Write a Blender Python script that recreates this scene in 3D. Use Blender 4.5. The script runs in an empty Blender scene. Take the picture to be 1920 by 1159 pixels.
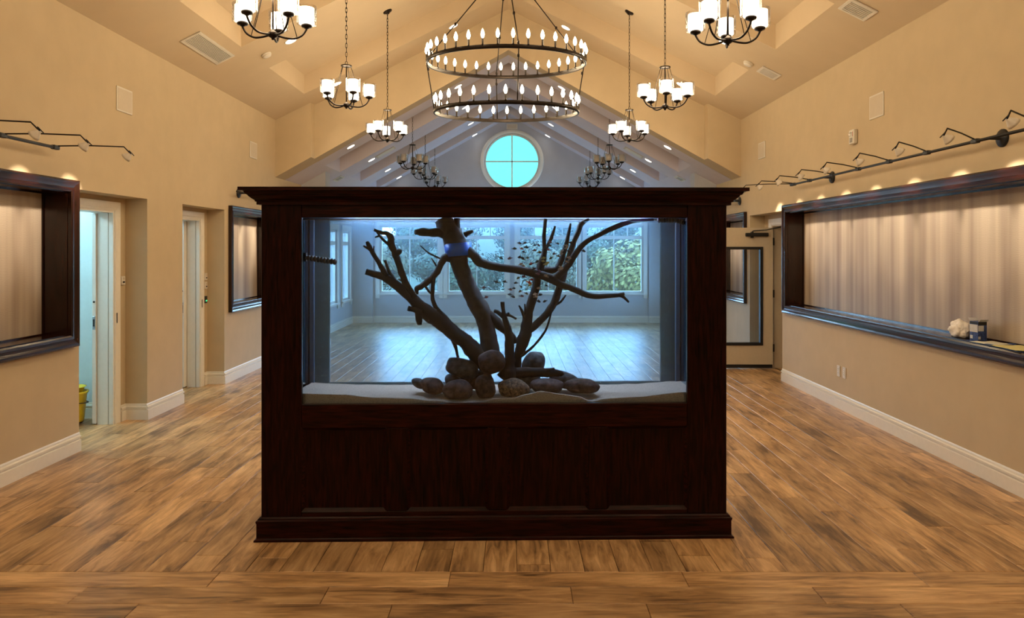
import bpy, bmesh, math, random
from mathutils import Vector, Matrix, Euler, noise
random.seed(7)
PI = math.pi
scene = bpy.context.scene
COL = scene.collection

# ------------------------------------------------------------------ camera, world, exposure
F, VX, VY, H = 1400.0, 964.0, 470.0, 1.7          # focal length in px, vanishing point, eye height
cam_data = bpy.data.cameras.new('camera')
cam = bpy.data.objects.new('camera', cam_data); COL.objects.link(cam)
cam.location = (0, 0, H); cam.rotation_euler = (PI/2, 0, 0)
cam_data.sensor_width = 36; cam_data.lens = F/1920*36
cam_data.shift_x = -(VX-960)/1920
cam_data.shift_y = -(579.5-VY)/1920
cam_data.clip_end = 500
scene.camera = cam
scene.view_settings.view_transform = 'Standard'
scene.view_settings.look = 'None'
scene.view_settings.gamma = 1
scene.view_settings.use_curve_mapping = False
scene.view_settings.exposure = 0.0

world = bpy.data.worlds.new('overcast_sky'); scene.world = world
world.use_nodes = True
bg = world.node_tree.nodes['Background']
bg.inputs['Color'].default_value = (0.42, 0.70, 1.0, 1)
bg.inputs['Strength'].default_value = 24.0
scene.cycles.adaptive_threshold = .02; scene.cycles.max_bounces = 8; scene.cycles.diffuse_bounces = 4; scene.cycles.glossy_bounces = 4
scene.cycles.transparent_max_bounces = 24; scene.cycles.caustics_reflective = False; scene.cycles.caustics_refractive = False

WARM = (1.0, 0.78, 0.49)
CHAND_W, RING_W, DOWN_W, TRACK_W, CLOSET_W, TANK_W = 27, 3.0, 26, 42, 80, 20

def W(px, py, Y):
    """point of the place at depth Y seen at photo pixel px, py"""
    return Vector(((px-VX)*Y/F, Y, H+(VY-py)*Y/F))

# ------------------------------------------------------------------ mesh helpers
class MB:
    def __init__(s): s.v = []; s.f = []; s.sm = []
    def add(s, vs, fs, smooth=False, M=None):
        o = len(s.v)
        s.v += [tuple(M @ Vector(p)) if M else tuple(p) for p in vs]
        s.f += [tuple(i+o for i in f) for f in fs]; s.sm += [smooth]*len(fs)
        return s
    def box(s, x0, x1, y0, y1, z0, z1, M=None):
        x0, x1 = min(x0, x1), max(x0, x1); y0, y1 = min(y0, y1), max(y0, y1); z0, z1 = min(z0, z1), max(z0, z1)
        vs = [(x0,y0,z0),(x1,y0,z0),(x1,y1,z0),(x0,y1,z0),(x0,y0,z1),(x1,y0,z1),(x1,y1,z1),(x0,y1,z1)]
        return s.add(vs, [(0,3,2,1),(4,5,6,7),(0,1,5,4),(1,2,6,5),(2,3,7,6),(3,0,4,7)], False, M)
    def cbox(s, x0, x1, y0, y1, z0, z1, c=.004, M=None):
        """box with chamfered edges"""
        bm = bmesh.new(); bmesh.ops.create_cube(bm, size=1)
        for v in bm.verts:
            v.co = Vector(((x0+x1)/2+v.co.x*abs(x1-x0), (y0+y1)/2+v.co.y*abs(y1-y0), (z0+z1)/2+v.co.z*abs(z1-z0)))
        bmesh.ops.bevel(bm, geom=bm.edges[:], offset=c, segments=1, affect='EDGES', profile=.5)
        bm.verts.index_update()
        s.add([v.co[:] for v in bm.verts], [[v.index for v in f.verts] for f in bm.faces], False, M); bm.free()
        return s
    def prism(s, poly, a, b, axis='y', M=None):
        """poly: 2D points; axis y -> (x,z) extruded along y; axis x -> (y,z) along x; axis z -> (x,y) along z"""
        n = len(poly)
        def mk(p, t):
            return {'y': (p[0], t, p[1]), 'x': (t, p[0], p[1]), 'z': (p[0], p[1], t)}[axis]
        vs = [mk(p, a) for p in poly]+[mk(p, b) for p in poly]
        fs = [tuple(range(n)), tuple(range(2*n-1, n-1, -1))]+[(i, i+n, (i+1) % n+n, (i+1) % n) for i in range(n)]
        return s.add(vs, fs, False, M)
    def lathe(s, prof, seg=16, M=None, smooth=True, caps=True):
        """prof: (radius, z) list revolved about z"""
        vs, fs = [], []
        n = len(prof)
        for i in range(seg):
            a = 2*PI*i/seg
            for r, z in prof: vs.append((r*math.cos(a), r*math.sin(a), z))
        for i in range(seg):
            j = (i+1) % seg
            for k in range(n-1): fs.append((i*n+k, j*n+k, j*n+k+1, i*n+k+1))
        if caps:
            if prof[0][0] > 1e-5: fs.append(tuple(i*n for i in range(seg-1, -1, -1)))
            if prof[-1][0] > 1e-5: fs.append(tuple(i*n+n-1 for i in range(seg)))
        return s.add(vs, fs, smooth, M)
    def tube(s, pts, rads, sides=8, rough=0.0, closed=False, smooth=True, M=None):
        pts = [Vector(p) for p in pts]
        if not hasattr(rads, '__len__'): rads = [rads]*len(pts)
        n = len(pts); vs, fs = [], []
        up = Vector((0.13, 0.31, 0.94))
        prev = None
        for i, p in enumerate(pts):
            if closed: t = pts[(i+1) % n]-pts[i-1]
            else: t = pts[min(i+1, n-1)]-pts[max(i-1, 0)]
            t.normalize()
            if prev is None:
                u = t.cross(up)
                if u.length < .1: u = t.cross(Vector((1, 0, 0)))
            else: u = prev-t*prev.dot(t)
            u.normalize(); prev = u; w = t.cross(u)
            for k in range(sides):
                a = 2*PI*k/sides
                d = u*math.cos(a)+w*math.sin(a)
                r = rads[i]
                if rough:
                    q = p+d*r
                    r *= 1+rough*(noise.noise(q*28)+.6*noise.noise(q*70+Vector((5, 1, 2))))
                vs.append(tuple(p+d*r))
        m = n if closed else n-1
        for i in range(m):
            j = (i+1) % n
            for k in range(sides):
                l = (k+1) % sides
                fs.append((i*sides+k, i*sides+l, j*sides+l, j*sides+k))
        if not closed:
            fs.append(tuple(range(sides-1, -1, -1))); fs.append(tuple((n-1)*sides+k for k in range(sides)))
        return s.add(vs, fs, smooth, M)
    def mesh(s, name):
        me = bpy.data.meshes.new(name); me.from_pydata(s.v, [], s.f)
        me.polygons.foreach_set('use_smooth', s.sm)
        bm = bmesh.new(); bm.from_mesh(me); bmesh.ops.recalc_face_normals(bm, faces=bm.faces[:]); bm.to_mesh(me); bm.free()
        me.update(); return me
    def build(s, name, mat, parent=None, loc=None):
        me = s.mesh(name); me.materials.append(mat)
        return link(name, me, parent, loc)

def link(name, me, parent=None, loc=None, rot=None):
    o = bpy.data.objects.new(name, me); COL.objects.link(o)
    if parent: o.parent = parent
    if loc: o.location = loc
    if rot: o.rotation_euler = rot
    return o
def tag(o, label=None, cat=None, group=None, kind=None):
    if label: o['label'] = label
    if cat: o['category'] = cat
    if group: o['group'] = group
    if kind: o['kind'] = kind
    return o
def thing(name, label, cat, loc=(0, 0, 0), rz=0, group=None):
    o = link(name, None, None, loc, (0, 0, rz)); o.empty_display_size = .1
    return tag(o, label, cat, group)
def struct(o): o['kind'] = 'structure'; return o
def empty_struct(name, loc=(0, 0, 0)): return struct(link(name, None, None, loc))
def copy_tree(o, parent=None):
    c = o.copy(); COL.objects.link(c)
    if parent: c.parent = parent
    for ch in list(o.children): copy_tree(ch, c)
    return c
def smooth_path(pts, n=5):
    """Catmull-Rom through rows of (vector, radius)"""
    out = []
    for i in range(len(pts)-1):
        p0 = pts[max(i-1, 0)]; p1 = pts[i]; p2 = pts[i+1]; p3 = pts[min(i+2, len(pts)-1)]
        for k in range(n):
            t = k/n
            def c(a, b, cc, d): return .5*((2*b)+(cc-a)*t+(2*a-5*b+4*cc-d)*t*t+(3*b-a-3*cc+d)*t**3)
            out.append((c(p0[0], p1[0], p2[0], p3[0]), c(p0[1], p1[1], p2[1], p3[1])))
    out.append(pts[-1]); return out
def light(kind, name, loc, power, color, parent=None, size=.05, rot=None, spot=None, blend=.5):
    d = bpy.data.lights.new(name, kind); d.energy = power; d.color = color
    if kind in ('POINT', 'SPOT'): d.shadow_soft_size = size
    if kind == 'SPOT': d.spot_size = spot; d.spot_blend = blend
    o = link(name, d, parent, loc, rot); return o

# ------------------------------------------------------------------ materials
def new_mat(name):
    m = bpy.data.materials.new(name); m.use_nodes = True
    return m, m.node_tree.nodes, m.node_tree.links, m.node_tree.nodes['Principled BSDF']
def plain(name, col, rough=.5, metal=0, var=.06, scale=30, bump=0, spec=.5, coat=0, emis=None, es=0):
    m, N, L, b = new_mat(name)
    tc = N.new('ShaderNodeTexCoord'); nz = N.new('ShaderNodeTexNoise'); nz.inputs['Scale'].default_value = scale
    nz.inputs['Detail'].default_value = 4
    L.new(tc.outputs['Object'], nz.inputs['Vector'])
    r = N.new('ShaderNodeValToRGB')
    r.color_ramp.elements[0].position = .3; r.color_ramp.elements[1].position = .7
    r.color_ramp.elements[0].color = (*[c*(1-var) for c in col], 1); r.color_ramp.elements[1].color = (*[min(1, c*(1+var)) for c in col], 1)
    L.new(nz.outputs['Fac'], r.inputs['Fac']); L.new(r.outputs['Color'], b.inputs['Base Color'])
    b.inputs['Roughness'].default_value = rough; b.inputs['Metallic'].default_value = metal
    b.inputs['Specular IOR Level'].default_value = spec; b.inputs['Coat Weight'].default_value = coat
    if bump:
        bp = N.new('ShaderNodeBump'); bp.inputs['Strength'].default_value = bump; bp.inputs['Distance'].default_value = .01
        L.new(nz.outputs['Fac'], bp.inputs['Height']); L.new(bp.outputs['Normal'], b.inputs['Normal'])
    if emis: b.inputs['Emission Color'].default_value = (*emis, 1); b.inputs['Emission Strength'].default_value = es
    return m
def wood(name, c0, c1, rough=.35, stretch=(1, 1, 14), scale=9, pos=(.3, .75), objrand=False):
    """grain runs along the axis with the smallest stretch value"""
    m, N, L, b = new_mat(name)
    tc = N.new('ShaderNodeTexCoord'); mp = N.new('ShaderNodeMapping'); mp.inputs['Scale'].default_value = stretch
    L.new(tc.outputs['Object'], mp.inputs['Vector'])
    src = mp.outputs['Vector']
    if objrand:
        oi = N.new('ShaderNodeObjectInfo'); ml = N.new('ShaderNodeMath'); ml.operation = 'MULTIPLY'; ml.inputs[1].default_value = 57
        L.new(oi.outputs['Random'], ml.inputs[0]); ad = N.new('ShaderNodeVectorMath'); ad.operation = 'ADD'
        L.new(src, ad.inputs[0]); L.new(ml.outputs[0], ad.inputs[1]); src = ad.outputs[0]
    nz = N.new('ShaderNodeTexNoise'); nz.inputs['Scale'].default_value = scale; nz.inputs['Detail'].default_value = 6; nz.inputs['Distortion'].default_value = .6
    L.new(src, nz.inputs['Vector'])
    r = N.new('ShaderNodeValToRGB'); r.color_ramp.elements[0].position = pos[0]; r.color_ramp.elements[1].position = pos[1]
    r.color_ramp.elements[0].color = (*c0, 1); r.color_ramp.elements[1].color = (*c1, 1)
    L.new(nz.outputs['Fac'], r.inputs['Fac']); L.new(r.outputs['Color'], b.inputs['Base Color'])
    b.inputs['Roughness'].default_value = rough; b.inputs['Specular IOR Level'].default_value = .14 if 'stained' in name else .5
    bp = N.new('ShaderNodeBump'); bp.inputs['Strength'].default_value = .12; bp.inputs['Distance'].default_value = .004
    L.new(nz.outputs['Fac'], bp.inputs['Height']); L.new(bp.outputs['Normal'], b.inputs['Normal'])
    return m
def plank_mat(name, island):
    m, N, L, b = new_mat(name)
    tc = N.new('ShaderNodeTexCoord'); mp = N.new('ShaderNodeMapping')
    L.new(tc.outputs['Object'], mp.inputs['Vector'])
    if island:
        ge = N.new('ShaderNodeNewGeometry'); rnd = ge.outputs['Random Per Island']
        mp.inputs['Scale'].default_value = (9, 1.1, 1)
    else:
        oi = N.new('ShaderNodeObjectInfo'); rnd = oi.outputs['Random']
        mp.inputs['Scale'].default_value = (9, 1.1, 1)
    ml = N.new('ShaderNodeMath'); ml.operation = 'MULTIPLY'; ml.inputs[1].default_value = 91.7; L.new(rnd, ml.inputs[0])
    ad = N.new('ShaderNodeVectorMath'); ad.operation = 'ADD'; L.new(mp.outputs['Vector'], ad.inputs[0]); L.new(ml.outputs[0], ad.inputs[1])
    nz = N.new('ShaderNodeTexNoise'); nz.inputs['Scale'].default_value = 2.6; nz.inputs['Detail'].default_value = 9; nz.inputs['Roughness'].default_value = .65
    nz.inputs['Distortion'].default_value = .8
    L.new(ad.outputs[0], nz.inputs['Vector'])
    mp2 = N.new('ShaderNodeMapping'); mp2.inputs['Scale'].default_value = (2.2, .9, 1); L.new(tc.outputs['Object'], mp2.inputs['Vector'])
    ad2 = N.new('ShaderNodeVectorMath'); ad2.operation = 'ADD'; L.new(mp2.outputs['Vector'], ad2.inputs[0]); L.new(ml.outputs[0], ad2.inputs[1])
    n2 = N.new('ShaderNodeTexNoise'); n2.inputs['Scale'].default_value = 2.0; n2.inputs['Detail'].default_value = 3; L.new(ad2.outputs[0], n2.inputs['Vector'])
    r = N.new('ShaderNodeValToRGB'); e = r.color_ramp.elements
    e[0].position = .37; e[0].color = (.14, .078, .036, 1); e[1].position = .65; e[1].color = (.74, .49, .25, 1)
    x = e.new(.49); x.color = (.43, .255, .115, 1)
    mx = N.new('ShaderNodeMix'); mx.data_type = 'FLOAT'; mx.inputs[0].default_value = .42
    L.new(nz.outputs['Fac'], mx.inputs[2]); L.new(n2.outputs['Fac'], mx.inputs[3])
    L.new(mx.outputs[0], r.inputs['Fac'])
    hs = N.new('ShaderNodeHueSaturation')
    mr = N.new('ShaderNodeMapRange'); mr.inputs['To Min'].default_value = .80; mr.inputs['To Max'].default_value = 1.16
    L.new(rnd, mr.inputs['Value']); L.new(mr.outputs[0], hs.inputs['Value']); L.new(r.outputs['Color'], hs.inputs['Color'])
    L.new(hs.outputs['Color'], b.inputs['Base Color'])
    b.inputs['Roughness'].default_value = .38
    bp = N.new('ShaderNodeBump'); bp.inputs['Strength'].default_value = .15; bp.inputs['Distance'].default_value = .003
    L.new(nz.outputs['Fac'], bp.inputs['Height']); L.new(bp.outputs['Normal'], b.inputs['Normal'])
    return m
def glass(name, tint=(1, 1, 1), refl=1.0, haze=0.0, hazecol=(.8, .9, 1)):
    """thin clear pane: transparent, fresnel reflection, optionally a pale lit haze mixed into the pane"""
    m, N, L, b = new_mat(name); N.remove(b); out = N['Material Output']
    tr = N.new('ShaderNodeBsdfTransparent'); tr.inputs['Color'].default_value = (*tint, 1)
    gl = N.new('ShaderNodeBsdfGlossy'); gl.inputs['Roughness'].default_value = .01
    fr = N.new('ShaderNodeFresnel'); fr.inputs['IOR'].default_value = 1.45
    ml = N.new('ShaderNodeMath'); ml.operation = 'MULTIPLY'; ml.inputs[1].default_value = refl; ml.use_clamp = True
    L.new(fr.outputs[0], ml.inputs[0])
    mx = N.new('ShaderNodeMixShader'); L.new(ml.outputs[0], mx.inputs[0]); L.new(gl.outputs[0], mx.inputs[2])
    src = tr.outputs[0]
    if haze:
        nz = N.new('ShaderNodeTexNoise'); nz.inputs['Scale'].default_value = 2.5
        df = N.new('ShaderNodeBsdfDiffuse'); df.inputs['Color'].default_value = (*hazecol, 1)
        tl = N.new('ShaderNodeBsdfTranslucent'); tl.inputs['Color'].default_value = (*hazecol, 1)
        a = N.new('ShaderNodeMixShader'); a.inputs[0].default_value = .5; L.new(df.outputs[0], a.inputs[1]); L.new(tl.outputs[0], a.inputs[2])
        f = N.new('ShaderNodeMixShader')
        mr = N.new('ShaderNodeMapRange'); mr.inputs['To Min'].default_value = haze*.8; mr.inputs['To Max'].default_value = haze*1.2
        L.new(nz.outputs['Fac'], mr.inputs['Value']); L.new(mr.outputs[0], f.inputs[0])
        L.new(src, f.inputs[1]); L.new(a.outputs[0], f.inputs[2]); src = f.outputs[0]
    L.new(src, mx.inputs[1]); L.new(mx.outputs[0], out.inputs['Surface'])
    return m
def emitter(name, col, strength, sample=False):
    m, N, L, b = new_mat(name)
    b.inputs['Base Color'].default_value = (*col, 1); b.inputs['Emission Color'].default_value = (*col, 1); b.inputs['Emission Strength'].default_value = strength
    if not sample: m.cycles.emission_sampling = 'NONE'
    return m

M_wall = plain('beige_wall_paint', (.55, .44, .29), .75, var=.035, scale=5, bump=.02, spec=.3)
M_ceil = plain('beige_ceiling_paint', (.59, .475, .33), .85, var=.02, scale=4, spec=.2)
M_ceil2 = plain('daylight_tinted_ceiling_paint', (.64, .60, .68), .8, var=.02, scale=4, spec=.2)  # cool daylight of the far section put into the ceiling colour
M_wall2 = plain('daylight_tinted_wall_paint', (.47, .49, .55), .75, var=.03, scale=5, spec=.3)  # bluish window light worked into the colour of the far walls
M_white = plain('white_trim_paint', (.80, .77, .70), .4, var=.02)
M_closet = plain('pale_closet_paint', (.62, .72, .74), .7, var=.02)
M_door = plain('cream_door_paint', (.60, .52, .40), .45, var=.02)
M_dark = wood('dark_stained_wood', (.0005, .0003, .0003), (.025, .0040, .0024), .3, (14, 14, 1.2), 5)
M_darkh = wood('dark_stained_wood_level_grain', (.0006, .0003, .0003), (.034, .0052, .003), .3, (1.2, 14, 14), 5)
M_nwood = wood('niche_wood', (.003, .001, .0008), (.036, .008, .004), .2, (10, 10, 1.5), 5)
M_nwoodh = wood('niche_wood_level_grain', (.003, .001, .0008), (.036, .008, .004), .18, (10, 1.2, 10), 5)
M_plank = plank_mat('oak_plank', False)
M_plankf = plank_mat('oak_plank_field', True)
M_bronze = plain('dark_bronze', (.018, .012, .009), .4, .7, spec=.4)
M_steel = plain('brushed_metal', (.45, .45, .47), .3, .9)
M_black = plain('black_metal', (.008, .008, .009), .45)
M_plastic = plain('white_plastic', (.68, .64, .57), .5, var=.02)
M_grill = plain('pale_grille', (.58, .50, .39), .6, var=.02)
M_darkgap = plain('dark_duct', (.03, .026, .022), .9)
M_shade_on = emitter('lit_shade', (1, .93, .80), 3)
M_bulb_on = emitter('lit_bulb', (1, .80, .50), 30)
M_down_on = emitter('lit_downlight', (1, .93, .82), 6)
M_led = emitter('aquarium_led', (.65, .75, 1), 6)
M_shade_off = plain('unlit_frosted_shade', (.45, .44, .44), .4)
M_clear = glass('clear_shade_glass', (.985, .98, .97), .45)
M_pane = glass('window_glass', (.93, .96, .97), .8)
M_roundpane = glass('sky_tinted_glass', (.16, .26, .215), .5)  # cyan of the sky, dimmed, put into the tint of the round pane
M_mirrorish = glass('door_lite_glass', (.90, .92, .95), 1.0)
M_tankglass = glass('aquarium_glass', (.97, .985, 1), .9)
M_tankback = glass('aquarium_back_glass', (.95, .98, 1), .6, .18, (.55, .80, 1))  # bright bluish haze behind the wood mixed into the back pane
M_tankside = glass('aquarium_side_glass', (.55, .72, .85), 3.0)
M_water = glass('aquarium_water', (.80, .925, 1), .25)
M_post = plain('grey_blue_silicone', (.075, .12, .18), .5)

def wallpaper():
    m, N, L, b = new_mat('striped_wallpaper')
    tc = N.new('ShaderNodeTexCoord'); mp = N.new('ShaderNodeMapping'); mp.inputs['Scale'].default_value = (3.2, 3.2, .10)
    L.new(tc.outputs['Object'], mp.inputs['Vector'])
    nz = N.new('ShaderNodeTexNoise'); nz.inputs['Scale'].default_value = 1.5; nz.inputs['Detail'].default_value = 3
    L.new(mp.outputs['Vector'], nz.inputs['Vector'])
    r = N.new('ShaderNodeValToRGB'); e = r.color_ramp.elements
    e[0].position = .34; e[0].color = (.29, .215, .17, 1); e[1].position = .64; e[1].color = (.56, .47, .37, 1)
    L.new(nz.outputs['Fac'], r.inputs['Fac'])
    wv = N.new('ShaderNodeTexWave'); wv.bands_direction = 'Z'; wv.inputs['Scale'].default_value = 26; wv.inputs['Distortion'].default_value = 5; wv.inputs['Detail'].default_value = 2
    L.new(tc.outputs['Object'], wv.inputs['Vector'])
    mx = N.new('ShaderNodeMix'); mx.data_type = 'RGBA'; mx.blend_type = 'MULTIPLY'; mx.inputs[0].default_value = .16
    L.new(r.outputs['Color'], mx.inputs[6]); L.new(wv.outputs['Color'], mx.inputs[7]); L.new(mx.outputs[2], b.inputs['Base Color'])
    b.inputs['Roughness'].default_value = .55
    return m
M_paper = wallpaper()

# ------------------------------------------------------------------ room dimensions
XL, XR = -3.695, 3.51              # hall walls
RX = -.09                          # ridge line
R1, S1 = 5.50, .494                # hall ceiling: ridge height and pitch
R2, S2 = 4.86, .561                # far section ceiling
YB, YE, YBACK = 11.55, 17.6, -3.0  # bulkhead, far wall, wall behind the camera
XL2, XR2 = -3.80, 3.61             # far section walls
D1 = .22                           # depth of recesses and niches
z1 = lambda x: R1-S1*abs(x-RX)
z2 = lambda x: R2-S2*abs(x-RX)

def grid_wall(mb, u0, u1, w0, w1, holes, emit):
    """rectangle u0..u1 x w0..w1 minus holes, emitted as cells"""
    us = sorted({u0, u1, *[h[0] for h in holes], *[h[1] for h in holes]}); ws = sorted({w0, w1, *[h[2] for h in holes], *[h[3] for h in holes]})
    us = [u for u in us if u0 <= u <= u1]; ws = [w for w in ws if w0 <= w <= w1]
    for i in range(len(us)-1):
        run = None
        for j in range(len(ws)-1):
            cu, cw = (us[i]+us[i+1])/2, (ws[j]+ws[j+1])/2
            hole = any(h[0] < cu < h[1] and h[2] < cw < h[3] for h in holes)
            if not hole: run = (ws[j] if run is None else run[0], ws[j+1])
            if (hole or j == len(ws)-2) and run: emit(us[i], us[i+1], *run); run = None

NZ0, NZ1 = .985, 2.20              # niche opening heights
REC_L = [(6.34, 7.52), (8.32, 9.52)]
REC_R = (9.77, 11.12)
NICHE_L = [(2.4, 6.19), (9.74, 11.35)]
NICHE_R = [(2.4, 9.59), (11.34, 12.85)]
RH = 2.22

# ---- floor
floor = struct(MB().box(-6.2, 4.6, YBACK-.2, YE+.3, -.10, -.012).build('floor', plain('subfloor', (.10, .06, .03), .8)))
PW = .18; PL = 1.22; GAP = .0026
planks = []       # (x, y, length, along)
YD = 3.955
ncol = math.ceil((XR+.25-(XL-.25))/PW)
for i in range(ncol):
    x = XL-.25+PW*(i+.5)
    y = YD-[0, .47, .83, .25, .66][i % 5]*PL-.12*((i*7) % 3)
    while y < YE:
        a, b_ = max(y, YD), min(y+PL, YE)
        if b_-a > .05: planks.append((x, (a+b_)/2, b_-a, 'y'))
        y += PL
j = 0
y = YD
while y > YBACK:
    x = XL-.2-[.1, .7, .35, .95, .55][j % 5]
    while x < XR+.1:
        a, b_ = max(x, XL-.05), min(x+PL, XR+.05)
        if b_-a > .05: planks.append(((a+b_)/2, y-PW/2, b_-a, 'x'))
        x += PL
    y -= PW; j += 1
def vis(p):
    x, y, l, al = p
    if y < 3.1: return -1
    px = VX+x*F/y
    e = (l if al == 'x' else PW)*F/y/2+40
    if not -e < px < 1920+e: return -1
    if y > 4.3 and y < 9 and 500 < px < 1360: return .0001   # behind the aquarium cabinet
    return l*PW/(y**3)
planks.sort(key=vis, reverse=True)
cache = {}
field = MB()
def plank_mb(l):
    return MB().cbox(-PW/2+GAP/2, PW/2-GAP/2, -l/2+GAP/2, l/2-GAP/2, -.012, 0, .0022)
for n, (x, y, l, al) in enumerate(planks):
    rz = 0 if al == 'y' else PI/2
    if n < 290:
        key = round(l, 3)
        if key not in cache:
            cache[key] = plank_mb(l).mesh('plank'); cache[key].materials.append(M_plank)
        link('plank', cache[key], floor, (x, y, 0), (0, 0, rz))
    else:
        field.box(-PW/2+GAP/2, PW/2-GAP/2, -l/2+GAP/2, l/2-GAP/2, -.012, 0, Matrix.Translation((x, y, 0)) @ Matrix.Rotation(rz, 4, 'Z'))
for x0, x1, y0, y1 in [(-5.7, XL-.25, 5.4, 9.6), (XR+.25, 4.5, 9.6, 11.2)]:
    xx = x1 if x0 < 0 else x0
    k = 0
    while (xx > x0 if x0 < 0 else xx < x1):
        xa, xb = (xx-PW, xx) if x0 < 0 else (xx, xx+PW)
        yy = y0-.3*(k % 4)
        while yy < y1:
            field.box(xa+GAP/2, xb-GAP/2, max(yy, y0)+GAP/2, min(yy+PL, y1)-GAP/2, -.012, 0); yy += PL
        xx += -PW if x0 < 0 else PW; k += 1
tag(field.build('plank_field', M_plankf, floor), kind='stuff')

# ---- side walls of the hall
def side_wall(name, xw, sgn, recs, niches):
    mb = MB()
    holes = [(a, b, -1, RH) for a, b in recs]+[(a, b, NZ0, NZ1) for a, b in niches]
    grid_wall(mb, YBACK, 13.05, 0, 4.2, holes, lambda a, b, c, d: mb.box(xw, xw+sgn*D1, a, b, c, d))
    doors = [(b-.21-.93, b-.21, -1, 2.09) for a, b in recs]
    grid_wall(mb, YBACK, 13.05, 0, 4.2, doors, lambda a, b, c, d: mb.box(xw+sgn*D1, xw+sgn*(D1+.20), a, b, c, d))
    return struct(mb.build(name, M_wall))
side_wall('wall_left', XL, -1, REC_L, NICHE_L)
side_wall('wall_right', XR, 1, [REC_R], NICHE_R)
struct(MB().box(XL-.5, XR+.5, YBACK-.2, YBACK, 0, 6).build('wall_back', M_wall))

# ---- bulkhead between the hall and the far section
mb = MB()
xa, xb = -3.143, 2.995
for x0, x1, yf in [(XL-.3, xa, YB), (xa, RX, YB+.2), (RX, xb, YB+.2), (xb, XR+.3, YB)]:
    mb.prism([(x0, z2(x0)), (x1, z2(x1)), (x1, z1(x1)+.5), (x0, z1(x0)+.5)], yf, YB+.5)
struct(mb.build('wall_bulkhead', M_wall))

# ---- ceilings: deep coffers between chevron beams
ceiling = empty_struct('ceiling')
def chevron(mb, zf, xl, xr, ya, yb, d, lift=0):
    mb.prism([(xl, zf(xl)+lift), (RX, zf(RX)+lift), (xr, zf(xr)+lift), (xr, zf(xr)+d), (RX, zf(RX)+d), (xl, zf(xl)+d)], ya, yb)
def make_ceiling(zf, xl, xr, el, er, ya, yb, ribs, d=.28, paint=M_ceil):
    chevron_mb = MB(); chevron(chevron_mb, zf, xl, xr, ya, yb, d+.1, d); chevron_mb.build('ceiling_slope', M_ceil, ceiling)
    for a, b in ((xl, el), (er, xr)):
        MB().prism([(a, zf(a)), (b, zf(b)), (b, zf(b)+d), (a, zf(a)+d)], ya, yb).build('eave_panel', paint, ceiling)
    for a, b in ribs:
        m = MB(); chevron(m, zf, el, er, a, b, d); m.build('ceiling_beam', paint, ceiling)
RIBS1 = [(11.02, YB+.2), (8.48, 9.45), (5.95, 6.92), (3.42, 4.40), (.90, 1.87), (-1.62, -.65)]
RIBS2 = [(YB+.5, 12.55), (13.6, 14.5), (15.4, 16.3), (17.2, YE)]
make_ceiling(z1, XL-.25, XR+.25, -3.10, 2.97, YBACK-.1, YB+.25, RIBS1)
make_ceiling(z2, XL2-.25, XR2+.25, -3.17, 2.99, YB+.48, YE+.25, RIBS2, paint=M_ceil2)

# ---- far section: piers, side walls with windows, end wall
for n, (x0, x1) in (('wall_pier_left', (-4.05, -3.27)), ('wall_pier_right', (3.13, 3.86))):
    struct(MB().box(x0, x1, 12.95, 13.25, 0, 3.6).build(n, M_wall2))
SWIN = [(15.26, 16.02), (16.47, 17.25)]
SW0, SW1 = .58, 2.14
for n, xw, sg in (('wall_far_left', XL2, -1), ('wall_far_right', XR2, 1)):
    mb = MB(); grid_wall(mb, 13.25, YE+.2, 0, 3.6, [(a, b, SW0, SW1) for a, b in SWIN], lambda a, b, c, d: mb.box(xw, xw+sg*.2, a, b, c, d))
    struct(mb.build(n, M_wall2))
EWIN = [(-3.17, -1.77), (-1.58, -.19), (.10, 1.52), (1.67, 3.05)]
EW0, EW1 = .70, 2.29
RC = Vector((-.05, YE, 3.81)); RR = .665
mb = MB()
sq = (RC.x-.9, RC.x+.9, RC.z-.9, RC.z+.9)
grid_wall(mb, XL2-.2, XR2+.2, 0, 5.3, [(a, b, EW0, EW1) for a, b in EWIN]+[sq], lambda a, b, c, d: mb.box(a, b, YE, YE+.2, c, d))
nseg = 48; vs = []
for i in range(nseg):
    a = 2*PI*i/nseg; c, s_ = math.cos(a), math.sin(a); q = .9/max(abs(c), abs(s_))
    for yy in (YE, YE+.2): vs += [(RC.x+RR*c, yy, RC.z+RR*s_), (RC.x+q*c, yy, RC.z+q*s_)]
fs = []
for i in range(nseg):
    j = (i+1) % nseg; p, q = 4*i, 4*j
    fs += [(p, p+1, q+1, q), (p+2, q+2, q+3, p+3), (p, q, q+2, p+2)]
mb.add(vs, fs)
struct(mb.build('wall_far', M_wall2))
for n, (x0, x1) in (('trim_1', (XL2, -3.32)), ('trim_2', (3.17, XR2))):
    struct(MB().box(x0, x1, YE-.06, YE, 0, 3.3).build(n, M_wall2))

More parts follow.
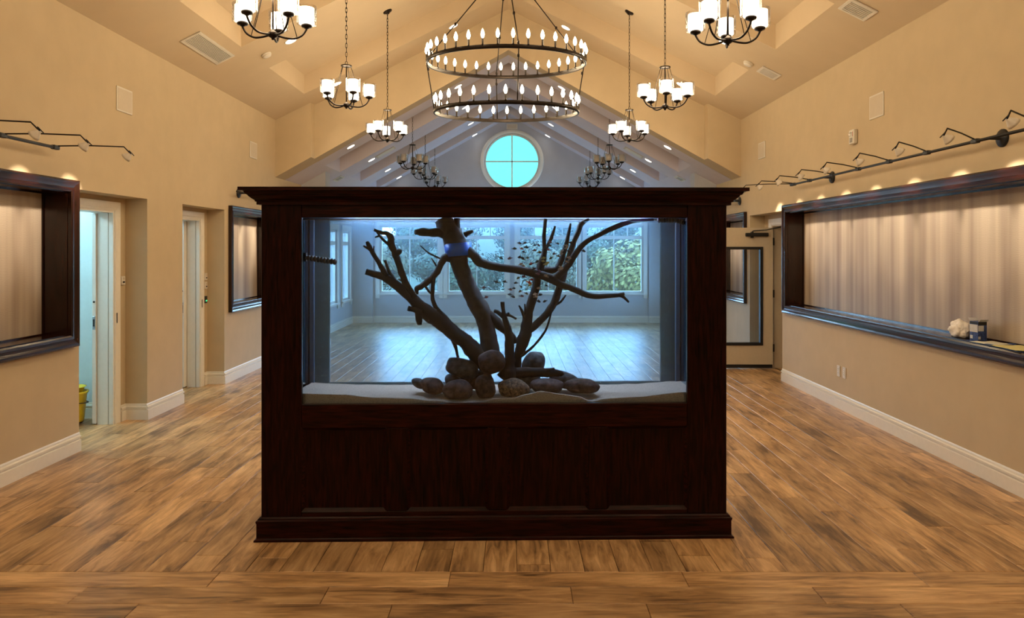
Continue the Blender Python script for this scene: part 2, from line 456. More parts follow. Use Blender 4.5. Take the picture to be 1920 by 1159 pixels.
# ---- windows
wn = [0]
def rect_frame(u0, u1, w0, w1, t, a, b, put):
    put(u0, u0+t, a, b, w0, w1); put(u1-t, u1, a, b, w0, w1); put(u0+t, u1-t, a, b, w0, w0+t); put(u0+t, u1-t, a, b, w1-t, w1)
def window(axis, plane, sg, u0, u1, w0, w1, transom, lites):
    """sg: direction (along the wall normal) to the outside"""
    wn[0] += 1
    w = empty_struct('window_%d' % wn[0])
    def bx(mb, ua, ub, a, b, wa, wb):
        if axis == 'y': mb.box(ua, ub, plane+sg*a, plane+sg*b, wa, wb)
        else: mb.box(plane+sg*a, plane+sg*b, ua, ub, wa, wb)
    def piece(name, mat, *args):
        m = MB(); bx(m, *args); return m.build(name, mat, w)
    t = .09
    piece('casing', M_white, u0-t, u0, -.025, 0, w0-.12, w1+t); piece('casing', M_white, u1, u1+t, -.025, 0, w0-.12, w1+t)
    piece('casing', M_white, u0-t, u1+t, -.03, 0, w1, w1+t+.03); piece('sill', M_white, u0-t, u1+t, -.05, .0, w0-.04, w0)
    m = MB(); rect_frame(u0, u1, w0, w1, .045, .03, .12, lambda *q: bx(m, *q)); m.build('frame', M_white, w)
    rows = [(w0+.045, transom-.04, lites[0]), (transom+.04, w1-.045, lites[1])] if transom else [(w0+.045, w1-.045, lites[0])]
    if transom: piece('transom_bar', M_white, u0+.045, u1-.045, .03, .12, transom-.04, transom+.04)
    for a, b, n in rows:
        step = (u1-u0-.09)/n
        for i in range(n):
            x0 = u0+.045+i*step
            if i: piece('muntin', M_white, x0-.011, x0+.011, .05, .085, a, b)
            piece('pane', M_pane, x0+(.011 if i else 0), x0+step-(.011 if i < n-1 else 0), .062, .068, a, b)
    return w
for a, b in EWIN: window('y', YE, 1, a, b, EW0, EW1, 2.01, (2, 4))
for xw, sg in ((XL2, -1), (XR2, 1)):
    for a, b in SWIN: window('x', xw, sg, a, b, SW0, SW1, 1.86, (1, 2))
wn[0] += 1
rw = empty_struct('window_%d' % wn[0], RC)
ROT = Matrix.Rotation(PI/2, 4, 'X')
MB().lathe([(RR-.01, -.02), (RR-.01, .03), (RR+.03, .045), (RR+.075, .03), (RR+.085, 0), (RR+.02, -.02)], 56, ROT, caps=False).build('round_casing', M_white, rw)
MB().lathe([(RR-.045, -.12), (RR-.045, -.06), (RR+.0, -.06), (RR+.0, -.12), (RR-.045, -.12)], 56, ROT, caps=False).build('round_sash', M_white, rw)
for q in range(4):
    pts = [(0.006, .006)]+[((RR-.04)*math.cos(a), (RR-.04)*math.sin(a)) for a in [PI/2*k/12 for k in range(13)]]
    MB().prism(pts, .085, .090, 'y', Matrix.Rotation(q*PI/2, 4, 'Y')).build('pane', M_roundpane, rw)
MB().box(-.012, .012, .07, .10, -RR+.03, RR-.03).build('muntin', M_white, rw)
MB().box(-RR+.03, RR-.03, .07, .10, -.012, .012).build('muntin', M_white, rw)

# portals help the daylight find the openings
def portal(loc, rot, sx, sy):
    d = bpy.data.lights.new('daylight_portal', 'AREA'); d.shape = 'RECTANGLE'; d.size = sx; d.size_y = sy; d.cycles.is_portal = True
    link('daylight_portal', d, None, loc, rot)
for a, b in EWIN: portal(((a+b)/2, YE+.19, (EW0+EW1)/2), (-PI/2, 0, 0), b-a, EW1-EW0)
portal((RC.x, YE+.19, RC.z), (-PI/2, 0, 0), 1.4, 1.4)
for xw, sg in ((XL2, -1), (XR2, 1)):
    for a, b in SWIN: portal((xw+sg*.19, (a+b)/2, (SW0+SW1)/2), (PI/2, 0, PI/2 if sg > 0 else -PI/2), b-a, SW1-SW0)

# ---- baseboards
BB = [(0, 0), (.020, 0), (.020, .098), (.009, .103), (.009, .112), (.020, .117), (.020, .131), (.007, .137), (.007, .150), (.004, .160), (0, .160)]
def baseboard(name, runs):
    """runs: (x0,y0,x1,y1,nx,ny); n points into the room"""
    e = empty_struct(name)
    for x0, y0, x1, y1, nx, ny in runs:
        mb = MB(); n = len(BB)
        vs = [(x+nx*p, y+ny*p, z) for x, y in ((x0, y0), (x1, y1)) for p, z in BB]
        fs = [(i, (i+1) % n, (i+1) % n+n, i+n) for i in range(n)]+[tuple(range(n)), tuple(range(2*n-1, n-1, -1))]
        mb.add(vs, fs); mb.build('baseboard', M_white, e)
def base_runs(xw, sg, recs, y0, y1):
    out = []; y = y0; s = -sg
    for a, b in recs:
        out.append((xw, y, xw, a, s, 0))
        out.append((xw, b, xw+sg*D1, b, 0, -1)); out.append((xw+sg*D1, b, xw+sg*D1, b-.10, s, 0))
        y = b-.020
    out.append((xw, y, xw, y1, s, 0)); return out
baseboard('baseboard_left', base_runs(XL, -1, REC_L, YBACK, 12.95))
baseboard('baseboard_right', base_runs(XR, 1, [REC_R], YBACK, 12.95))
baseboard('baseboard_far', [(XL2, 13.25, XL2, YE, 1, 0), (XR2, 13.25, XR2, YE, -1, 0), (-3.32, YE, 3.17, YE, 0, -1), (XL2, YE-.06, -3.32, YE-.06, 0, -1), (3.17, YE-.06, XR2, YE-.06, 0, -1),
    (-3.7, 12.95, -3.25, 12.95, 0, -1), (-3.27, 12.95, -3.27, 13.25, 1, 0), (3.11, 12.95, 3.6, 12.95, 0, -1), (3.13, 12.95, 3.13, 13.25, -1, 0)])

# ---- doors
def casing(parent, xb, s, ya, yb, zt, mat):
    """casing on the plane x=xb round the opening ya..yb; s points into the room"""
    prof = [(0, 0), (0, .012), (.02, .016), (.03, .012), (.065, .018), (.085, .018), (.085, 0)]
    n = len(prof)
    def piece(A, B):
        vs = [(xb+s*v, *A(u)) for u, v in prof]+[(xb+s*v, *B(u)) for u, v in prof]
        m = MB(); m.add(vs, [(i, (i+1) % n, (i+1) % n+n, i+n) for i in range(n)]+[tuple(range(n)), tuple(range(2*n-1, n-1, -1))]); m.build('casing', mat, parent)
    piece(lambda u: (ya-u, 0), lambda u: (ya-u, zt+u)); piece(lambda u: (yb+u, 0), lambda u: (yb+u, zt+u)); piece(lambda u: (ya-u, zt+u), lambda u: (yb+u, zt+u))
for i, (a, b) in enumerate(REC_L):
    d = empty_struct('door_%d' % (i+1)); xb = XL-D1; y1 = b-.21; y0 = y1-.93
    casing(d, xb, 1, y0, y1, 2.09, M_white)
    MB().box(xb, xb-.045, y1-.018, y1, 0, 2.09).build('jamb', M_white, d)
    MB().box(xb-.052, xb-.155, y1-.018, y1, 0, 2.09).build('jamb', M_white, d)
    MB().box(xb, xb-.20, y0, y0+.018, 0, 2.09).build('jamb', M_white, d)
    MB().box(xb, xb-.20, y0+.018, y1-.018, 2.07, 2.09).build('head_jamb', M_white, d)
    leaf = MB().cbox(xb-.160, xb-.198, y1-.035 if i == 0 else y1-.10, y1+.8, .012, 2.065, .003).build('door_leaf', M_white, d)
    yl = (y1-.035 if i == 0 else y1-.10)
    tag(MB().cbox(xb-.165, xb-.193, yl-.003, yl+.002, .93, 1.06, .001).build('lock_plate', M_steel, leaf), 'brushed metal lock plate on door edge')
    MB().box(xb-.172, xb-.186, yl-.006, yl-.002, .96, 1.03).build('latch_slot', M_black, leaf)
    MB().lathe([(0, 0), (.010, 0), (.010, .004), (0, .004)], 12, Matrix.Translation((xb-.179, yl, 1.20)) @ Matrix.Rotation(PI/2, 4, 'X')).build('bolt_hole', M_black, leaf)
    tag(MB().box(xb+.018, xb+.022, y1+.012, y1+.020, .99, 1.09).build('strike_plate', M_black, d), 'black strike slot in casing')
# side room seen through the first door (and the second)
side = empty_struct('wall_side_room')
XC = XL-D1-.20
m = MB(); m.box(XC-1.6, XC, 7.58, 7.70, 0, 2.7); m.box(XC-1.7, XC-1.6, 5.6, 9.6, 0, 2.7); m.box(XC-1.6, XC, 5.5, 5.6, 0, 2.7); m.box(XC-1.6, XC, 9.55, 9.65, 0, 2.7); m.box(XC-1.7, XC+.1, 5.5, 9.65, 2.7, 2.8)
m.build('side_room_shell', M_closet, side)
baseboard('baseboard_side_room', [(XC-1.6, 7.58, XC, 7.58, 0, -1)])
for k, (yy, p) in enumerate(((6.9, 1.0), (8.7, .5))):
    t = thing('side_room_lamp', 'flush ceiling lamp of the side room with '+('the yellow bucket' if k == 0 else 'its pocket door nearly shut'), 'lamp', (XC-.8, yy, 2.7))
    MB().lathe([(.16, 0), (.16, -.02), (.13, -.05), (0, -.06)], 20).build('diffuser', emitter('cool_diffuser', (.6, .88, 1), 3), t)
    light('POINT', 'lamp_light', (0, 0, -.12), CLOSET_W*p, (.50, .84, 1), t, .12)
# glazed door on the right, standing open into the hall
d = empty_struct('door_3'); xb = XR+D1; y1 = REC_R[1]-.30; y0 = y1-.93
casing(d, xb, -1, y0, y1, 2.07, M_white)
for ya, yb2 in ((y0, y0+.02), (y1-.02, y1)): MB().box(xb, xb+.20, ya, yb2, 0, 2.07).build('jamb', M_door, d)
MB().box(xb, xb+.20, y0+.02, y1-.02, 2.05, 2.07).build('head_jamb', M_door, d)
XH = xb-.005; YL = y1-.075; LW = .91; LZ = 2.03
leaf = MB().box(XH-LW, XH-LW+.16, YL, YL+.045, .012, LZ).box(XH-.17, XH, YL, YL+.045, .012, LZ).box(XH-LW+.16, XH-.17, YL, YL+.045, .012, .36).box(XH-LW+.16, XH-.17, YL, YL+.045, 1.72, LZ).build('door_leaf', M_door, d)
m = MB(); rect_frame(XH-LW+.14, XH-.145, .335, 1.755, .040, YL-.012, YL+.057, lambda u0, u1, a, b, w0, w1: m.box(u0, u1, a, b, w0, w1)); m.build('lite_frame', M_black, leaf)
MB().box(XH-LW+.18, XH-.185, YL+.018, YL+.026, .375, 1.715).build('pane', M_mirrorish, leaf)
MB().cbox(XH-LW, XH-.01, YL-.008, YL, .012, .062, .002).build('door_sweep', M_black, leaf)
c = MB().cbox(XH-.40, XH-.08, YL-.055, YL, 1.905, 1.955, .006).lathe([(0, 0), (.022, 0), (.022, .085), (0, .085)], 12, Matrix.Translation((XH-.31, YL-.03, 1.885))).build('door_closer', M_black, leaf)
MB().tube([(XH-.31, YL-.03, 1.97), (XH-.29, YL-.035, 1.985), (XH-.12, YL-.08, 1.995), (XH+.02, YL-.25, 2.03)], .008, 8).build('closer_arm', M_black, leaf)
for zz in (1.83, 1.08, .30): MB().box(XH-.002, XH+.018, YL-.010, YL+.03, zz-.055, zz+.055).build('hinge', M_black, leaf)
MB().box(XH+.0, XH+.012, YL+.012, YL+.045, .02, 2.03).build('hinge_edge', M_steel, leaf)
struct(MB().box(XR+D1+.2, 4.6, 9.5, 9.6, 0, 2.6).box(XR+D1+.2, 4.6, 11.2, 11.3, 0, 2.6).box(4.5, 4.6, 9.6, 11.2, 0, 2.6).box(XR+.42, 4.6, 9.5, 11.3, 2.6, 2.7).build('wall_side_lobby', M_wall))

# ---- framed display niches
NPROF = [(0, 0), (-.012, .0), (-.012, .030), (.0, .038), (.018, .038), (.024, .030), (.040, .036), (.058, .046), (.072, .050), (.085, .046), (.085, 0)]
def niche(xw, sg, ya, yb, label):
    t = thing('display_niche', label, 'wall niche', (xw, (ya+yb)/2, NZ0))
    hy = (yb-ya)/2; hz = NZ1-NZ0; s = -sg; n = len(NPROF)
    def piece(name, A, B, mat):
        vs = [(s*v, *A(u)) for u, v in NPROF]+[(s*v, *B(u)) for u, v in NPROF]
        m = MB(); m.add(vs, [(i, (i+1) % n, (i+1) % n+n, i+n) for i in range(n)]+[tuple(range(n)), tuple(range(2*n-1, n-1, -1))]); m.build(name, mat, t)
    piece('moulding', lambda u: (-hy-u, -u), lambda u: (-hy-u, hz+u), M_nwood); piece('moulding', lambda u: (hy+u, -u), lambda u: (hy+u, hz+u), M_nwood)
    piece('moulding', lambda u: (-hy-u, hz+u), lambda u: (hy+u, hz+u), M_nwoodh); piece('moulding', lambda u: (-hy-u, -u), lambda u: (hy+u, -u), M_nwoodh)
    dd = sg*(D1-.004); T = .018
    MB().box(0, dd, -hy, -hy+T, 0, hz).build('side_panel', M_nwood, t); MB().box(0, dd, hy-T, hy, 0, hz).build('side_panel', M_nwood, t)
    MB().box(0, dd, -hy+T, hy-T, hz-T, hz).build('top_panel', M_nwoodh, t); MB().box(0, dd, -hy+T, hy-T, 0, T).build('ledge', M_nwoodh, t)
    MB().box(sg*(D1-.016), dd, -hy+T, hy-T, T, hz-T).build('wallpaper_panel', M_paper, t)
    m = MB(); x0, x1 = sg*(D1-.028), sg*(D1-.016)
    rect_frame(-hy+T, hy-T, T, hz-T, .012, x0, x1, lambda u0, u1, a, b, w0, w1: m.box(a, b, u0, u1, w0, w1)); m.build('bead', M_nwoodh, t)
niche(XL, -1, *NICHE_L[0], 'dark wood framed niche on the left wall before the first doorway')
niche(XL, -1, *NICHE_L[1], 'dark wood framed niche on the left wall beyond both doorways')
niche(XR, 1, *NICHE_R[0], 'long dark wood framed niche with cloth and papers on its ledge')
niche(XR, 1, *NICHE_R[1], 'dark wood framed niche beyond the open glazed door')

# ------------------------------------------------------------------ aquarium cabinet
TR = .022
CX, CY0 = -.11, 4.41
CD = .76
tank_piv = (CX, CY0, 0)
cab = thing('aquarium_cabinet', 'large dark stained wood cabinet with panelled base holding the aquarium', 'cabinet', tank_piv, TR)
HW = 1.374; GW = 1.139                 # half width of body, half width of the glass opening
ZP, ZPB, ZPT, ZG0, ZG1, ZC = .134, .166, .655, .796, 1.895, 1.973
def cpart(name, mat, *a, c=.004): return MB().cbox(*a, c).build(name, mat, cab)
ST = .035
for y0, y1 in ((0, ST), (CD-ST, CD)):
    for s in (-1, 1):
        cpart('stile', M_dark, *sorted((s*GW, s*HW)), y0, y1, ZP, ZC)
    cpart('middle_rail', M_darkh, -GW, GW, y0, y1, ZPT, ZG0)
    cpart('header_rail', M_darkh, -GW, GW, y0, y1, ZG1, ZC)
    cpart('bottom_rail', M_darkh, -GW, GW, y0, y1, ZP, ZPB)
    edges = [-1.12, -.646, -.52, -.044, .069, .548, .664, 1.137]
    edges[0] = -GW; edges[-1] = GW
    for i in (1, 3, 5): cpart('mullion', M_dark, edges[i], edges[i+1], y0, y1, ZPB, ZPT)
    for i in range(0, 8, 2):
        a, b = edges[i], edges[i+1]; yy = (y0+.020, y0+.032) if y0 == 0 else (y1-.032, y1-.020)
        p = MB().box(a, b, *yy, ZPB, ZPT).build('panel', M_dark, cab)
        m = MB(); q = (y0+.004, y0+.020) if y0 == 0 else (y1-.020, y1-.004)
        for k in range(4):
            pass
        t = .016; o = q[0] if y0 == 0 else q[1]; inn = q[1] if y0 == 0 else q[0]
        def bev(A, B, C, D_):      # sloped bead: outer edge proud, inner edge back at the panel
            (ax, az), (bx_, bz), (cx_, cz), (dx, dz) = A, B, C, D_
            m.add([(ax, o, az), (bx_, o, bz), (cx_, inn, cz), (dx, inn, dz), (ax, inn, az), (bx_, inn, bz)], [(0, 1, 2, 3), (0, 3, 4), (1, 5, 2), (0, 4, 5, 1), (3, 2, 5, 4)])
        bev((a, ZPB), (b, ZPB), (b-t, ZPB+t), (a+t, ZPB+t)); bev((a, ZPT), (b, ZPT), (b-t, ZPT-t), (a+t, ZPT-t))
        bev((a, ZPB), (a, ZPT), (a+t, ZPT-t), (a+t, ZPB+t)); bev((b, ZPB), (b, ZPT), (b-t, ZPT-t), (b-t, ZPB+t))
        m.build('panel_bead', M_darkh, p)
for s in (-1, 1):
    MB().box(*sorted((s*(HW-.02), s*HW)), ST, CD-ST, ZP, ZC).build('side_panel', M_dark, cab)
MB().box(-HW+.02, HW-.02, ST, CD-ST, ZG0-.09, ZG0-.06).build('tank_deck', M_darkh, cab)
MB().box(-HW, HW, 0, CD, 2.01, 2.035).build('top_board', M_darkh, cab)
def sweep_rect(name, prof, mat, hx, y0, y1):
    """prof (out, z) swept round the rectangle with mitred corners, one closed mesh"""
    m = MB(); n = len(prof); cs = [(-1, -1), (1, -1), (1, 1), (-1, 1)]
    vs = [((hx+p)*sx, (y0-p) if sy < 0 else (y1+p), z) for sx, sy in cs for p, z in prof]
    fs = [(k*n+i, k*n+(i+1) % n, ((k+1) % 4)*n+(i+1) % n, ((k+1) % 4)*n+i) for k in range(4) for i in range(n)]
    m.add(vs, fs); return m.build(name, mat, cab)
sweep_rect('crown_moulding', [(-.02, ZC-.004), (.021, ZC-.004), (.021, ZC+.012), (.028, ZC+.014), (.030, ZC+.022), (.042, ZC+.030), (.058, ZC+.044), (.062, ZC+.052), (.070, ZC+.054), (.076, ZC+.064), (.080, ZC+.072), (.103, ZC+.074), (.103, ZC+.094), (-.02, ZC+.094)], M_darkh, HW, 0, CD)
sweep_rect('plinth', [(-.02, 0), (.034, 0), (.034, .010), (.026, .014), (.022, .018), (.022, .105), (-.02, .105)], M_darkh, HW, 0, CD)
sweep_rect('plinth_cap', [(-.02, .105), (.024, .105), (.026, .118), (.016, .124), (.014, .130), (.006, ZP+.004), (-.02, ZP+.004)], M_darkh, HW, 0, CD)

# ---- the glass tank
TX = 1.25; TY0, TY1 = .042, .60; TZ0, TZ1 = ZG0-.06, 1.925
tank = thing('aquarium', 'rectangular glass aquarium filled with bluish water set in the dark cabinet', 'aquarium', tank_piv, TR)
G = .012
MB().box(-TX, TX, TY0, TY0+G, TZ0, TZ1).build('front_pane', M_tankglass, tank)
MB().box(-TX, TX, TY1-G, TY1, TZ0, TZ1).build('back_pane', M_tankback, tank)
for s in (-1, 1):
    MB().box(*sorted((s*(TX-G), s*TX)), TY0+G, TY1-G, TZ0, TZ1).build('side_pane', M_tankside, tank)
    MB().cbox(*sorted((s*(TX-G-.034), s*(TX-G-.001))), TY1-G-.022, TY1-G-.001, TZ0+.006, TZ1-.02, .004).build('corner_post', M_post, tank)
MB().box(-TX+G, TX-G, TY0+G, TY1-G, TZ0, TZ0+.006).build('base_pane', M_post, tank)
MB().box(-TX+G+.001, TX-G-.001, TY0+G+.001, TY1-G-.001, TZ0+.007, ZG1-.018).build('water', M_water, tank)
for y in (TY0+G+.002, TY1-G-.012): MB().box(-TX+G, TX-G, y, y+.010, TZ1-.012, TZ1).build('rim_strip', M_post, tank)
# lamp in the hood
lamp = thing('aquarium_light_bar', 'slim cool white light bar hidden in the hood above the water', 'lamp', (CX, CY0+.50, 1.955), TR)
MB().cbox(-1.05, 1.05, -.05, .05, 0, .03, .004).build('housing', M_black, lamp)
MB().box(-1.03, 1.03, -.04, .04, -.004, 0).build('diode_strip', M_led, lamp)
dl = bpy.data.lights.new('light_bar_glow', 'AREA'); dl.shape = 'RECTANGLE'; dl.size = 2.0; dl.size_y = .07; dl.energy = TANK_W; dl.color = (.78, .84, 1)
link('light_bar_glow', dl, lamp, (0, 0, -.006))

# ---- sand
front = [(560, 737), (640, 739), (700, 745), (760, 747), (814, 752), (850, 755), (905, 754), (932, 748), (959, 748), (986, 741), (1015, 734), (1049, 740), (1084, 745), (1108, 754), (1140, 749), (1189, 746), (1293, 737), (1330, 735)]
def sand_front(px):
    for (a, ya), (b, yb) in zip(front, front[1:]):
        if a <= px <= b:
            t = (px-a)/(b-a); t = t*t*(3-2*t); return ya+(yb-ya)*t
    return 737
YS0, YS1 = CY0+TY0+G+.004, CY0+TY1-G-.005
def sand_z(x, t):
    zf = H+(VY-sand_front(VX+x*F/YS0))*YS0/F
    e = min(1, t/.35); e = e*e*(3-2*e)
    zb = .806+.010*noise.noise(Vector((x*2.5, t*2, 3)))+.02*max(0, abs(x-CX)-.95)/.3
    return zf*(1-e)+zb*e+.003*noise.noise(Vector((x*14, t*9, 1)))
nx, ny = 110, 16; vs = []; fs = []
x0, x1 = CX-TX+G+.006, CX+TX-G-.006
for j in range(ny+1):
    for i in range(nx+1):
        x = x0+(x1-x0)*i/nx; t = j/ny
        vs.append((x, YS0+(YS1-YS0)*t+(x-CX)*TR, sand_z(x, t)))
for j in range(ny):
    for i in range(nx): a = j*(nx+1)+i; fs.append((a, a+1, a+nx+2, a+nx+1))
o = len(vs)
for i in range(nx+1):
    x = x0+(x1-x0)*i/nx; vs.append((x, YS0+(x-CX)*TR, TZ0+.008))
for i in range(nx): fs.append((o+i, o+i+1, i+1, i))
o2 = len(vs)
for i in range(nx+1):
    x = x0+(x1-x0)*i/nx; vs.append((x, YS1+(x-CX)*TR, TZ0+.008))
b0 = ny*(nx+1)
for i in range(nx): fs.append((b0+i, b0+i+1, o2+i+1, o2+i))
mb = MB(); mb.add(vs, fs, True)
tag(mb.build('aquarium_sand', plain('pale_sand', (.56, .43, .35), .9, var=.25, scale=160, bump=.3)), 'bed of pale rippled sand on the aquarium floor', 'sand', kind='stuff')

# ---- rocks
def rock_mat(name, c0, c1, sc, rough=.8):
    m, N, L, b = new_mat(name)
    tc = N.new('ShaderNodeTexCoord'); nz = N.new('ShaderNodeTexNoise'); nz.inputs['Scale'].default_value = sc; nz.inputs['Detail'].default_value = 6; nz.inputs['Roughness'].default_value = .7
    L.new(tc.outputs['Object'], nz.inputs['Vector'])
    r = N.new('ShaderNodeValToRGB'); r.color_ramp.elements[0].position = .38; r.color_ramp.elements[1].position = .64
    r.color_ramp.elements[0].color = (*c0, 1); r.color_ramp.elements[1].color = (*c1, 1)
    L.new(nz.outputs['Fac'], r.inputs['Fac']); L.new(r.outputs['Color'], b.inputs['Base Color']); b.inputs['Roughness'].default_value = rough
    bp = N.new('ShaderNodeBump'); bp.inputs['Strength'].default_value = .5; bp.inputs['Distance'].default_value = .006
    L.new(nz.outputs['Fac'], bp.inputs['Height']); L.new(bp.outputs['Normal'], b.inputs['Normal'])
    return m
RK = {'brown': rock_mat('brown_rock', (.030, .017, .015), (.14, .085, .072), 30), 'speck': rock_mat('speckled_rock', (.04, .03, .025), (.42, .26, .16), 55),
      'grey': rock_mat('grey_rock', (.03, .03, .034), (.11, .105, .11), 25), 'mauve': rock_mat('mauve_rock', (.05, .030, .030), (.16, .105, .10), 22)}
def rock(px, py, hw, hh, Y, mat, label, tilt=0, seed=0, depth=None):
    k = Y/F; c = W(px, py, Y); a, cc = hw*k, hh*k; b = depth or min(a, .075)
    bm = bmesh.new(); bmesh.ops.create_icosphere(bm, subdivisions=4, radius=1)
    for v in bm.verts:
        p = v.co.copy()
        sup = 1/((abs(p.x)**2.2+abs(p.y)**2.2+abs(p.z)**2.2)**(1/2.2))
        r = sup*(1+.16*noise.noise(p*1.2+Vector((seed*3.1, seed, 2)))+.035*noise.noise(p*4+Vector((seed, 1, 5))))
        v.co = Vector((p.x*a*r, p.y*b*r, p.z*cc*r))
    me = bpy.data.meshes.new('rock'); bm.to_mesh(me); bm.free()
    for pl in me.polygons: pl.use_smooth = True
    me.materials.append(RK[mat])
    o = link('rock', me, None, c, (0, tilt, 0)); return tag(o, label, 'rock', 'rocks around the driftwood')
rock(787, 719, 15, 9, 4.66, 'grey', 'small flat rock at the far left end of the rock pile', .3, 1)
rock(811, 724, 23, 15, 4.61, 'brown', 'oval brown rock second from the left on the sand', .15, 2)
rock(858, 731, 30, 18.5, 4.58, 'mauve', 'rounded reddish brown rock left of centre in the front row', 0, 3)
rock(910, 725, 20, 23, 4.58, 'brown', 'upright pointed rock with a broken pale face in the front row', -.15, 4)
rock(963, 729, 30, 18.5, 4.58, 'speck', 'speckled tan and black rock in the middle of the front row', 0, 5)
rock(866, 690, 31, 18, 4.68, 'grey', 'dark egg shaped rock lying high under the left log', .28, 6)
rock(922, 679, 26, 22, 4.62, 'mauve', 'rounded purple brown rock resting on top of the pile before the trunk', -.2, 7)
rock(849, 712, 15, 12, 4.73, 'grey', 'grey rock tucked under the dark egg shaped rock', 0, 8)
rock(1025, 724, 31, 14, 4.60, 'mauve', 'smooth low mauve rock right of the speckled rock', 0, 9)
rock(1090, 724, 33, 14, 4.62, 'brown', 'brown rock with pale veins at the right end of the pile', .05, 10)
rock(1001, 683, 21, 24, 4.82, 'grey', 'tall leaning grey rock behind the lower log', .45, 11, .06)
rock(1058, 713, 28, 15, 4.74, 'grey', 'grey slab rock behind the mauve and veined rocks', .2, 12, .06)
rock(893, 712, 30, 18, 4.76, 'brown', 'dark rock in the shadowed middle of the pile under the trunk', 0, 13, .06)
rock(985, 712, 28, 17, 4.74, 'grey', 'dark rock behind the speckled rock under the lower log', 0, 14, .06)

# ---- driftwood
M_drift = wood('driftwood', (.004, .0036, .004), (.020, .015, .014), .8, (2, 2, 2), 14)
M_drift2 = wood('pale_driftwood', (.014, .013, .014), (.060, .052, .050), .8, (2, 2, 2), 14)
def limb(parent, pts, name='branch', mat=None, sides=9, rough=.22, n=5):
    """pts: (px, py, r_px, depth)"""
    path = smooth_path([(W(a, b, Y), r*Y/F) for a, b, r, Y in pts], n)
    return MB().tube([p for p, r in path], [max(r, .0012) for p, r in path], sides, rough).build(name, mat or M_drift, parent)
def dz(pts, ya, yb): return [(a, b, r, ya+(yb-ya)*i/max(1, len(pts)-1)) for i, (a, b, r) in enumerate(pts)]
t = thing('driftwood', 'thick upright driftwood trunk with a blue band and a long branch reaching right', 'driftwood')
limb(t, dz([(922, 690, 19), (918, 651, 18), (912, 614, 15), (903, 584, 17), (889, 560, 16), (873, 525, 16), (860, 491, 17), (857, 467, 21), (847, 440, 20), (837, 423, 19), (831, 410, 16)], 4.76, 4.80), 'trunk', M_drift2, 14, .12, 6)
limb(t, dz([(850, 440, 9), (856, 425, 7), (857, 409, 6)], 4.78, 4.78))
limb(t, dz([(842, 440, 13), (825, 437, 9), (810, 436, 8), (790, 435, 7), (779, 436, 5)], 4.79, 4.70))
limb(t, dz([(872, 440, 6), (880, 436, 4), (887, 433, 3)], 4.77, 4.75), 'twig')
limb(t, dz([(905, 586, 13), (925, 600, 11), (941, 614, 8), (958, 628, 6), (968, 642, 5)], 4.77, 4.82))
tag(MB().tube([W(860, 480, 4.795), W(859, 468, 4.795), W(858, 456, 4.795)], [24*4.8/F, 25*4.8/F, 25.5*4.8/F], 20, .03).build('blue_band', plain('bright_blue_wrap', (.02, .20, .95), .4), t), 'bright blue band wrapped round the trunk')
limb(t, dz([(868, 462, 9), (887, 478, 9), (899, 491, 9.5), (915, 497, 8), (939, 502, 7.5), (967, 505, 7.5), (991, 510, 8), (1017, 517, 8), (1036, 524, 8.5), (1051, 533, 6.5), (1072, 541, 6), (1109, 555, 5.5), (1139, 555, 4.5), (1156, 554, 4), (1171, 551, 3)], 4.78, 4.60), 'long_branch', None, 11, .14)
limb(t, dz([(1160, 553, 3.5), (1169, 557, 3), (1179, 567, 2)], 4.605, 4.60), 'twig')
limb(t, dz([(1036, 524, 7.5), (1045, 518, 7), (1065, 498, 6.5), (1078, 478, 6), (1095, 457, 5), (1122, 441, 4.6), (1156, 425, 5), (1189, 415, 3.5), (1225, 412, 2.5)], 4.67, 4.78), 'long_branch', None, 10, .14)
limb(t, dz([(846, 484, 9), (833, 484, 7), (824, 502, 6), (812, 519, 6.5), (796, 533, 6), (782, 542, 5), (783, 552, 1.5)], 4.77, 4.70), rough=.3)
limb(t, dz([(813, 520, 4), (811, 547, 4), (812, 564, 4), (819, 580, 4)], 4.73, 4.70)); limb(t, dz([(798, 538, 2.5), (804, 546, 2.5), (811, 552, 2.5)], 4.72, 4.72), 'twig')
limb(t, dz([(828, 486, 2), (807, 476, 1.6), (797, 469, 1.3), (788, 460, 1)], 4.76, 4.74), 'twig', sides=5); limb(t, dz([(818, 499, 2), (814, 492, 1.6), (809, 484, 1)], 4.75, 4.74), 'twig', sides=5)
t = thing('driftwood', 'gnarled driftwood log leaning left with forked broken branches', 'driftwood')
limb(t, dz([(686, 509, 6), (712, 517, 7), (729, 524, 8.5), (750, 540, 9), (770, 557, 10), (781, 568, 11), (802, 587, 14), (825, 602, 15), (847, 622, 14), (869, 638, 14), (887, 656, 16), (898, 672, 14), (912, 688, 12)], 4.60, 4.72), 'log', None, 14, .16)
limb(t, dz([(792, 584, 8), (778, 581, 6), (765, 578, 4.5)], 4.63, 4.60), rough=.4); limb(t, dz([(786, 583, 9), (786, 597, 6.5), (787, 609, 4)], 4.62, 4.60), rough=.4); limb(t, dz([(800, 592, 6), (803, 602, 2)], 4.64, 4.62), 'twig')
limb(t, dz([(828, 596, 8), (824, 586, 5), (821, 577, 3)], 4.66, 4.66), rough=.4)
limb(t, dz([(776, 558, 7), (760, 530, 6.5), (751, 504, 6.5), (743, 480, 6.5), (734, 459, 6.5), (733, 446, 6.5), (726, 438, 4.5), (714, 436, 3.5), (701, 431, 2.5)], 4.63, 4.58), rough=.25)
limb(t, dz([(744, 478, 4), (748, 472, 5.5), (749, 468, 4)], 4.60, 4.59), 'knot'); limb(t, dz([(731, 460, 3), (720, 451, 2.3), (710, 440, 2), (706, 434, 1.5)], 4.59, 4.57), 'twig'); limb(t, dz([(712, 442, 2), (703, 445, 1.5)], 4.575, 4.57), 'twig')
